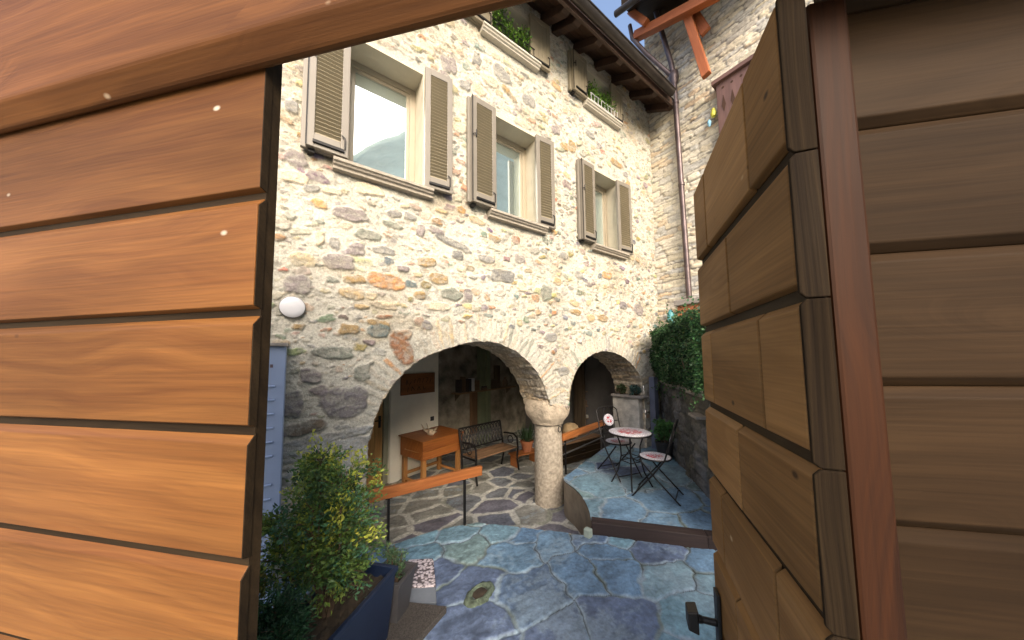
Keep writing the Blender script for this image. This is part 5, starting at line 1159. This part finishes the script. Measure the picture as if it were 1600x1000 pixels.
def bench():
    A = at(748, 716, 2, Z_LOW+0.44); B = at(809, 697, 2, Z_LOW+0.44); ux = (B-A); W = ux.length+0.05; Mx = frame((A.x-ux.normalized().x*0.05, A.y-ux.normalized().y*0.05, Z_LOW), ux)
    b = thing('garden_bench', 'cast iron garden bench with ornate back and wooden seat in the dark loggia', 'bench', tuple(Mx @ Vector((W/2, 0.2, 0))))
    w = MB(Mx)
    for k in range(4): w.box((0.02, k*0.105, 0.415), (W-0.02, k*0.105+0.095, 0.44))
    w.build('seat', MT['benchw'], b, 0.005)
    for x in (0.0, W):
        w = MB(Mx); w.tube([(x, -0.02, 0), (x, 0.02, 0.2), (x, 0.0, 0.42), (x, 0.02, 0.60), (x, 0.12, 0.66), (x, 0.38, 0.64)], 0.018, 8); w.tube([(x, 0.46, 0), (x, 0.40, 0.22), (x, 0.42, 0.45), (x, 0.50, 0.86)], 0.018, 8); w.tube([(x, 0.0, 0.40), (x, 0.42, 0.40)], 0.015, 8)
        w.tube([(x, 0.2+0.07*math.cos(a), 0.54+0.07*math.sin(a)) for a in np.linspace(0, 2*PI, 15)], 0.010, 6, False); w.build('end_frame', MT['iron'], b, smooth=True)
    w = MB(Mx); w.tube([(0, 0.50, 0.86), (W, 0.50, 0.86)], 0.018, 8); w.tube([(0, 0.43, 0.50), (W, 0.43, 0.50)], 0.014, 8)
    n = 13
    for k in range(n):
        x = W*(k+0.5)/n; r = W/n*0.46
        w.tube([(x-r, 0.435, 0.51), (x-r*0.2, 0.45, 0.62), (x+r*0.9, 0.47, 0.70), (x+r*0.1, 0.485, 0.79), (x-r, 0.497, 0.85)], 0.010, 5); w.tube([(x+r, 0.435, 0.51), (x+r*0.1, 0.45, 0.60), (x-r*0.9, 0.47, 0.69), (x, 0.49, 0.80), (x+r, 0.497, 0.85)], 0.009, 5)
        w.tube([(x+r*0.55*math.cos(a), 0.465+0.01*math.sin(a), 0.67+0.05*math.sin(a)) for a in np.linspace(0, 2*PI, 10)], 0.007, 4, False)
    w.build('lattice_back', MT['iron'], b, smooth=True)
bench()
# shelf with books on the sooty wall
bw = WM @ Vector((0, 0.42, 0)); sA = at_plane(705, 612, bw, wn); sB = at_plane(796, 604, bw, wn); xa = (sA-wA).dot(wdir); xb = (sB-wA).dot(wdir); zs = (sA.z+sB.z)/2
sh_ = thing('wall_shelf', 'long wooden wall shelf with an upright divider on the sooty wall', 'shelf', tuple(WM @ Vector(((xa+xb)/2, 0.42, zs))))
w = MB(WM); w.box((xa, 0.18, zs-0.03), (xb, 0.419, zs)); w.build('board', mat_wood('shelf_front_wood', (0.20, 0.12, 0.06), (0.32, 0.2, 0.11), 0.6), sh_, 0.004)
w = MB(WM); w.box((xa+(xb-xa)*0.68, 0.22, zs+0.001), (xa+(xb-xa)*0.70, 0.415, zs+0.6)); w.build('divider', MT['shelfw'], sh_, 0.003)
w = MB(WM)
for xx in (xa+0.12, xb-0.15): w.prism([(0.415, -0.032), (0.24, -0.032), (0.415, -0.20)], (xx-0.012, 0, zs), (xx+0.012, 0, zs), (0, 1, 0), (0, 0, 1))
w.build('bracket', MT['shelfw'], sh_)
def book(t, wd, ht, mat, label, lie=0.0, name='book', cat='book'):
    x = xa+(xb-xa)*t; c = Vector((x, 0.3, zs+0.001+lie)); o = thing(name, label, cat, tuple(WM @ c), 'books on the loggia shelf' if cat == 'book' else None)
    w = MB(WM); w.box((x-wd/2, 0.235, c.z), (x-wd/2+0.004, 0.40, c.z+ht)); w.box((x+wd/2-0.004, 0.235, c.z), (x+wd/2, 0.40, c.z+ht)); w.box((x-wd/2, 0.231, c.z), (x+wd/2, 0.2345, c.z+ht)); w.build('cover', mat, o)
    w = MB(WM); w.box((x-wd/2+0.0045, 0.236, c.z+0.004), (x+wd/2-0.0045, 0.395, c.z+ht-0.006)); w.build('pages', MT['paper'], o)
book(0.06, 0.045, 0.30, MT['bookdark'], 'tall dark book at the left end of the shelf')
book(0.12, 0.025, 0.36, MT['bookbrown'], 'tallest thin brown book on the shelf')
book(0.17, 0.03, 0.26, MT['bookdark'], 'short dark book between the brown book and the pale ones')
book(0.205, 0.028, 0.30, MT['taupepot'], 'grey book next to the white one on the shelf')
book(0.25, 0.05, 0.31, MT['opal'], 'white thick book standing on the shelf')
book(0.33, 0.04, 0.25, MT['bookbrown'], 'brown book right of the white one')
book(0.44, 0.20, 0.05, MT['bookbrown'], 'large brown book lying flat on the shelf')
book(0.445, 0.18, 0.04, MT['bookdark'], 'dark book lying on top of the flat brown book', 0.052)
w = MB(WM); x = xa+(xb-xa)*0.59; w.box((x-0.11, 0.22, zs+0.001), (x+0.11, 0.40, zs+0.20)); w.box((x-0.12, 0.21, zs+0.203), (x+0.12, 0.41, zs+0.24)); tag(w.build('storage_box', MT['shelfw'], base=tuple(WM @ Vector((x, 0.3, zs))), bevel=0.005), 'lidded dark box on the shelf left of the divider', 'box')
w = MB(WM); x = xa+(xb-xa)*0.84; w.lathe([(0.05, 0), (0.07, 0.05), (0.07, 0.16), (0.03, 0.22), (0.035, 0.26)], (x, 0.3, zs+0.001), 16); tag(w.build('jug', MT['bookbrown'], base=tuple(WM @ Vector((x, 0.3, zs))), smooth=True), 'brown jug on the shelf right of the divider', 'jug')
w = MB(WM); w.box((2.36, 0.36, 0.9-0.9), (2.58, 0.419, zs-0.05)); tag(w.build('plank', MT['benchw'], base=tuple(WM @ Vector((2.47, 0.4, 0))), bevel=0.005), 'grey wooden plank leaning upright under the right end of the shelf', 'plank')
# terracotta pot on a low plank stool by the column
q = at(820, 706, 2, -0.06)
sto = thing('plant_stool', 'low orange plank stool behind the column', 'stool', (q.x, q.y, Z_LOW)); w = MB(); w.box((q.x-0.30, q.y-0.10, -0.09), (q.x+0.30, q.y+0.16, -0.06)); w.build('top', MT['rail'], sto, 0.004)
for dx in (-0.26, 0.22):
    w = MB(); w.box((q.x+dx, q.y-0.08, Z_LOW), (q.x+dx+0.04, q.y+0.14, -0.09)); w.build('leg', MT['rail'], sto)
pt = thing('terracotta_pot', 'terracotta pot with a spiky plant on the low stool', 'pot', (q.x+0.08, q.y+0.03, -0.06)); w = MB(); w.lathe([(0.09, 0), (0.125, 0.17), (0.14, 0.172), (0.14, 0.21), (0.12, 0.21), (0.11, 0.17), (0.0, 0.17)], (q.x+0.08, q.y+0.03, -0.059), 20); w.build('pot', MT['terracotta'], pt, smooth=True)
sp = thing('spiky_plant', 'dark spiky leaved plant in the terracotta pot', 'plant', (q.x+0.08, q.y+0.03, 0.10)); lv = Leaves()
for k in range(60):
    a = random.uniform(0, 6.28); e = random.uniform(0.5, 1.4); d = Vector((math.cos(a)*math.cos(e), math.sin(a)*math.cos(e), math.sin(e))); lv.leaf(Vector((q.x+0.08, q.y+0.03, 0.10)), d, Vector((-math.sin(a), math.cos(a), 0.1)).cross(d), random.uniform(0.25, 0.48), 0.014, vary((0.05, 0.09, 0.04)))
lv.build('foliage', sp)
# dark shelving and clutter under the second arch
YS = 5.0
a = at(916, 632, 1, YS); b = at(950, 632, 1, YS)
ds = thing('storage_rack', 'dark open storage rack with pale edged shelves deep under the smaller arch', 'rack', ((a.x+b.x)/2, YS+0.2, Z_LOW))
w = MB(); w.box((a.x-0.06, YS, Z_LOW), (a.x-0.02, YS+0.35, 1.75)); w.box((b.x+0.25, YS, Z_LOW), (b.x+0.29, YS+0.35, 1.75)); w.box((a.x-0.02, YS+0.33, Z_LOW), (b.x+0.25, YS+0.35, 1.75)); w.build('frame', MT['shelfw'], ds, 0.004)
for py in (610, 632, 651, 672, 700):
    z = at(930, py, 1, YS).z; w = MB(); w.box((a.x-0.018, YS-0.01, z-0.02), (b.x+0.248, YS+0.325, z)); w.build('shelf', MT['benchw'], ds, 0.003)
z = at(930, 632, 1, YS).z; 
for dx, ww_, hh_, m_, lab in ((0.08, 0.16, 0.10, 'bookbrown', 'brown box on the upper shelf of the storage rack'), (0.30, 0.18, 0.14, 'bookdark', 'dark box on the upper shelf of the storage rack')):
    w = MB(); w.box((a.x+dx-ww_/2, YS+0.03, z+0.001), (a.x+dx+ww_/2, YS+0.28, z+hh_)); w.box((a.x+dx-ww_/2-0.006, YS+0.025, z+hh_+0.001), (a.x+dx+ww_/2+0.006, YS+0.285, z+hh_+0.02)); tag(w.build('storage_box', MT[m_], base=(a.x+dx, YS+0.15, z), bevel=0.005), lab, 'box')
z = at(930, 651, 1, YS).z; w = MB(); w.box((a.x+0.0, YS-0.005, z+0.001), (a.x+0.15, YS+0.2, z+0.05)); w.box((a.x+0.01, YS+0.0, z+0.051), (a.x+0.14, YS+0.19, z+0.07)); tag(w.build('folded_cloth', MT['paper'], base=(a.x+0.07, YS+0.1, z), bevel=0.008), 'pale folded cloth on the lower shelf of the storage rack', 'cloth')
c0 = at(905, 715, 1, 4.35); w = MB()
ch = thing('wooden_chest', 'dark low chest of drawers behind the small handrail', 'chest', (c0.x, 4.5, Z_LOW))
xl, xr_ = at(878, 715, 1, 4.35).x, at(940, 715, 1, 4.35).x; ztp = at(905, 688, 1, 4.35).z
w.box((xl, 4.37, Z_LOW+0.02), (xr_, 4.85, ztp-0.03)); w.build('carcass', MT['shelfw'], ch, 0.004)
w = MB(); w.box((xl-0.02, 4.34, ztp-0.028), (xr_+0.02, 4.87, ztp)); w.build('top', MT['benchw'], ch, 0.004)
for k in range(3):
    hh_ = (ztp-0.06-Z_LOW)/3; w = MB(); w.box((xl+0.02, 4.35, Z_LOW+0.04+k*hh_), (xr_-0.02, 4.369, Z_LOW+0.02+(k+1)*hh_)); dwr = w.build('drawer', MT['gatedark'], ch, 0.004)
    w = MB(); w.tube([((xl+xr_)/2-0.06, 4.345, Z_LOW+0.04+(k+0.5)*hh_), ((xl+xr_)/2-0.05, 4.325, Z_LOW+0.04+(k+0.5)*hh_), ((xl+xr_)/2+0.05, 4.325, Z_LOW+0.04+(k+0.5)*hh_), ((xl+xr_)/2+0.06, 4.345, Z_LOW+0.04+(k+0.5)*hh_)], 0.006, 6); w.build('handle', MT['iron'], dwr)
c = at(896, 676, 1, 4.5); sj = MB(); sj.lathe([(0.10, 0), (0.17, 0.06), (0.185, 0.16), (0.15, 0.26), (0.09, 0.31), (0.0, 0.32)], (c.x-0.02, 4.56, ztp+0.001), 18, jit=0.06); tag(sj.build('stone_boulder', MT['sand'], base=(c.x, 4.56, ztp), smooth=True), 'rounded tan sandstone lump on the chest behind the small handrail', 'stone')

# ------------------------------------------------------------------ the gate
GN = (H_F*0.98+H_R*0.199).normalized(); GX = (H_R*0.98-H_F*0.199).normalized()      # GX runs left to right along the gate, GN away from the viewer
G0 = H_F*0.63-H_R*0.552
def gz(px, py): return at_plane(px, py, G0, GN).z
def gp3(x, y, z): p = G0+GX*x+GN*y; return Vector((p.x, p.y, z))
gl = thing('gate_leaf', 'honey coloured plank gate leaf on the left with a dark end edge', 'gate', gp3(-0.7, 0, 0.08))
rows = [gz(405, 100)+0.08, gz(405, 305), gz(400, 491), gz(392, 680), gz(380, 891)]; st_ = rows[1]-rows[2]
rows += [rows[-1]-st_*0.95*k for k in (1, 2, 3)]; rows = [z for z in rows if z > 0.12]+[0.12]
CH = 0.016; T = 0.038
for zt_, zb2 in zip(rows[:-1], rows[1:]):
    w = MB(); cu = random.uniform(-0.002, 0.002)
    w.prism([(CH, -0.0005), (0.001, -CH*1.2), (0, -CH*1.35), (0, (zb2-zt_)+0.020), (CH, (zb2-zt_)+0.014)], gp3(-1.5, cu, zt_), gp3(-0.0015, cu, zt_), GN, (0, 0, 1)); w.build('board', MT['gate'], gl, 0.0015)
w = MB(); w.prism([(CH*0.92, 0), (T, 0), (T, rows[-1]-rows[0]), (CH*0.92, rows[-1]-rows[0])], gp3(-1.5, 0, rows[0]), gp3(-0.0005, 0, rows[0]), GN, (0, 0, 1)); w.build('backing', MT['gatedark'], gl)
w = MB()
for zt_, zb2 in zip(rows[:-1], rows[1:]):
    w.prism([(CH, -0.0008), (0.0005, -CH*1.35), (0.0005, (zb2-zt_)+0.020), (CH, (zb2-zt_)+0.0145)], gp3(-0.0015, 0, zt_), gp3(0.0012, 0, zt_), GN, (0, 0, 1))
w.build('end_edge', MT['gatedark'], gl)
# gateway frame: lintel, posts, and an unseen roof added to shade the court
gf = thing('timber_gateway', 'brown timber gateway frame with a heavy lintel beam over the viewer', 'gateway', gp3(0.45, 0, 0.06))
zl_ = at_plane(443, 103, gp3(0, 0, 0), GN).z
w = MB(); LT = [(-0.050, 0.040), (-0.016, 0.0), (-0.001, 0.0), (-0.001, 0.34), (-0.050, 0.34)]
w.prism(LT, gp3(-1.9, 0, zl_), gp3(1.7, 0, zl_), GN, (0, 0, 1)); w.build('lintel', MT['lintel'], gf, 0.006)
w = MB(); w.prism([(-0.12, 0.62), (0.10, 0.78), (0.32, 0.62), (0.32, 0.58), (0.10, 0.74), (-0.12, 0.58)], gp3(-1.9, 0, zl_), gp3(1.9, 0, zl_), GN, (0, 0, 1)); w.build('roof', MT['roof'], gf)  # added canopy above the view, keeps direct sun off paving and lower facade
w = MB(); w.prism([(0.02, 0.341), (0.05, 0.341), (0.05, 0.60), (0.02, 0.60)], gp3(-1.9, 0, zl_), gp3(1.7, 0, zl_), GN, (0, 0, 1)); w.build('added_canopy_boards', MT['gatedark'], gf)  # unseen boards filling the gap between lintel and added canopy
# right leaf, swung open into the court
r0, kx = 0.283, 0.36
LD = (H_F+H_R*kx).normalized(); LNn = Vector((LD.y, -LD.x, 0));  LNn = LNn if LNn.dot(H_R) > 0 else -LNn      # LNn points right, away from the seen face
LP = H_R*r0
def lw_(px, py): return at_plane(px, py, LP, LNn)
Nn = lw_(1232, 300); Ff = lw_(1094, 500); Lw = (Vector((Ff.x, Ff.y, 0))-Vector((Nn.x, Nn.y, 0))).length; NB = Vector((Nn.x, Nn.y, 0))
def lp3(x, y, z): p = NB+LD*x+LNn*y; return Vector((p.x, p.y, z))
ll = thing('gate_leaf', 'open right gate leaf of brown blocks with grey end grain and a black knob', 'gate', lp3(Lw/2, 0, 0.1))
zr_ = [lw_(1100, 258).z, lw_(1090, 416).z, lw_(1092, 520).z, lw_(1098, 632).z, lw_(1105, 738).z]; sp_ = (zr_[1]-zr_[4])/3
zr_ += [zr_[-1]-sp_*k for k in (1, 2, 3, 4, 5, 6)]; zr_ = [z for z in zr_ if z > 0.15]+[0.13]
def xs_(px, py): q = lw_(px, py); return (Vector((q.x, q.y, 0))-NB).dot(LD)
cuts = [[xs_(1165, 220), xs_(1100, 300)], [xs_(1138, 440)], [xs_(1190, 590), xs_(1113, 580)], [xs_(1155, 720)], [xs_(1214, 950), xs_(1128, 800)], [xs_(1150, 960)], [xs_(1190, 900)], [xs_(1130, 900)], [xs_(1200, 900)], []]
for i, (zt_, zb2) in enumerate(zip(zr_[:-1], zr_[1:])):
    ed = sorted([0.0, Lw]+[c for c in (cuts[i] if i < len(cuts) else []) if 0.03 < c < Lw-0.01])
    for a_, b_ in zip(ed[:-1], ed[1:]):
        w = MB(); g_ = 0.0034; h_ = zb2-zt_; c_ = 0.014
        w.prism([(0.016, -0.0005), (0.0005, -c_*1.1), (0.0, -c_*1.25), (0.0, h_+0.026), (0.016, h_+0.019)], lp3(a_+(g_ if a_ > 0 else 0.0015), random.uniform(-0.001, 0.001), zt_), lp3(b_-(g_ if b_ < Lw else 0.0), 0, zt_), LNn, (0, 0, 1)); w.build('block_panel', MT['leafw'], ll, 0.003)
w = MB(); w.box((0, 0, 0), (1, 1, 1)); w = MB()
w.prism([(0.0162, 0), (0.039, 0), (0.039, zr_[-1]-zr_[0]), (0.0162, zr_[-1]-zr_[0])], lp3(0.003, 0, zr_[0]), lp3(Lw-0.003, 0, zr_[0]), LNn, (0, 0, 1)); w.build('backing', MT['gatedark'], ll)
w = MB()
for zt_, zb2 in zip(zr_[:-1], zr_[1:]):
    P_ = [(0.010, -0.001), (0.0015, -0.010), (0.0015, (zb2-zt_)+0.010), (0.010, (zb2-zt_)+0.001), (0.040, (zb2-zt_)+0.001), (0.040, -0.001)]
    off = [random.uniform(0, 60) for _ in range(3)]; a_, b_ = lp3(-0.006, 0, zt_), lp3(0.001, 0, zt_); n = len(P_)
    vs = [a_+LNn*p[0]+Vector((0, 0, p[1])) for p in P_]+[b_+LNn*p[0]+Vector((0, 0, p[1])) for p in P_]
    gv = [(off[0]+p[1], off[1]+p[0]*1.0, off[2]) for p in P_]*2
    w.add(vs, [tuple(range(n-1, -1, -1)), tuple(range(n, 2*n))]+[(i, (i+1) % n, n+(i+1) % n, n+i) for i in range(n)], gv)
w.build('end_grain', MT['endgrain'], ll, 0.002)
# knob and escutcheon near the free edge
kz = lw_(1108, 942).z+0.045; kx_ = Lw-0.05
w = MB(); w.prism([(-0.012, 0.10), (-0.001, 0.10), (-0.001, -0.12), (-0.012, -0.12)], lp3(kx_-0.022, 0, kz), lp3(kx_+0.022, 0, kz), LNn, (0, 0, 1)); w.build('escutcheon', MT['iron'], ll, 0.003)
w = MB(); w.tube([lp3(kx_, -0.01, kz), lp3(kx_, -0.05, kz), lp3(kx_, -0.065, kz)], [0.011, 0.010, 0.014], 12); w.prism([(-0.098, 0.028), (-0.066, 0.036), (-0.066, -0.036), (-0.098, -0.028)], lp3(kx_-0.026, 0, kz), lp3(kx_+0.026, 0, kz), LNn, (0, 0, 1)); w.build('knob', MT['iron'], ll, 0.004)
w = MB(); w.prism([(0.0205, 0.07), (0.03, 0.07), (0.03, -0.09), (0.0205, -0.09)], lp3(Lw-0.004, 0, kz+0.02), lp3(Lw+0.003, 0, kz+0.02), LNn, (0, 0, 1)); w.build('lock_plate', MT['steel'], ll, 0.001)
# hinge post and the boarded wall beyond it
pL = at_plane(1266, 60, lp3(0, 0, 0)+LD*0.05, GN); xP = (Vector((pL.x, pL.y, 0))-G0).dot(GX); yP = (Vector((pL.x, pL.y, 0))-G0).dot(GN)
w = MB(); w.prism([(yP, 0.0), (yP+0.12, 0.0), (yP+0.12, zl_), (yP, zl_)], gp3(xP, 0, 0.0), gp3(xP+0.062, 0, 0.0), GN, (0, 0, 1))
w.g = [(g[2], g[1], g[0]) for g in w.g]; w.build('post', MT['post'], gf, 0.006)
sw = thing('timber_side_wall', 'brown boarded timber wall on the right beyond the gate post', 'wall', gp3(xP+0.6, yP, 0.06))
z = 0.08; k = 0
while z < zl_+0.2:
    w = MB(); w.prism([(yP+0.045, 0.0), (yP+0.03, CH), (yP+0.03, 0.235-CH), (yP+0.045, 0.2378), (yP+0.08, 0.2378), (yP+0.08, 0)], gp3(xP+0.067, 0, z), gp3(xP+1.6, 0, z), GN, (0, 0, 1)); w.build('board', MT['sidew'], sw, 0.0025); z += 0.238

# ------------------------------------------------------------------ mountainside behind the viewer (seen in the window panes)
MT['hill'] = mat_plain('meadow_hill', (0.42, 0.47, 0.38), 0.95, 0.25, 0.15, 0.6, bscale=0.6, dist=0.6)
xs = np.linspace(-60, 110, 60); ys = np.linspace(-15, -70, 24); Xh, Yh = np.meshgrid(xs, ys)
ridge = np.clip(33+1.06*Xh, 0, 95)*(1+0.04*fbm(Xh*0.12, Xh*0.03, 3, 1.0)); Zh = -0.5+ridge*np.clip((-15-Yh)/38, 0, 1)+1.2*fbm(Xh*0.2, Yh*0.2, 3, 2.0)*np.clip((-15-Yh)/10, 0, 1)
idx = np.arange(Xh.size).reshape(Xh.shape); Fq = np.stack([idx[:-1, :-1], idx[:-1, 1:], idx[1:, 1:], idx[1:, :-1]], -1).reshape(-1, 4)
tag(np_mesh('hill', np.stack([Xh.ravel(), Yh.ravel(), Zh.ravel()], 1), Fq, np.full((Xh.size, 3), 0.3), MT['hill']), kind='structure')

# ------------------------------------------------------------------ light
SUN_EL, SUN_AZ = math.radians(29), math.radians(200)        # compass bearing from +Y towards +X
wd = bpy.data.worlds.new("World"); scn.world = wd; wd.use_nodes = True; nt = wd.node_tree
sky = nt.nodes.new('ShaderNodeTexSky'); sky.sky_type = 'NISHITA'; sky.sun_disc = False; sky.sun_elevation = SUN_EL; sky.sun_rotation = SUN_AZ; sky.air_density = 0.9; sky.dust_density = 6.0; sky.ozone_density = 1.0
bg = nt.nodes['Background']; bg.inputs['Strength'].default_value = 0.15; nt.links.new(sky.outputs[0], bg.inputs['Color'])
sl_ = bpy.data.lights.new('sun', 'SUN'); sl_.energy = 0.78; sl_.angle = math.radians(38); sl_.color = (1.0, 0.95, 0.88)
so = bpy.data.objects.new('sun', sl_); COL.objects.link(so)
sd_ = Vector((math.sin(SUN_AZ)*math.cos(SUN_EL), math.cos(SUN_AZ)*math.cos(SUN_EL), math.sin(SUN_EL)))
so.rotation_euler = (-sd_).to_track_quat('-Z', 'Y').to_euler(); so.location = (0, -5, 12)
vs_ = scn.view_settings; vs_.view_transform = 'Standard'; vs_.look = 'None'; vs_.gamma = 1; vs_.exposure = 1.6
scn.cycles.max_bounces = 8; scn.cycles.diffuse_bounces = 5; scn.cycles.glossy_bounces = 3
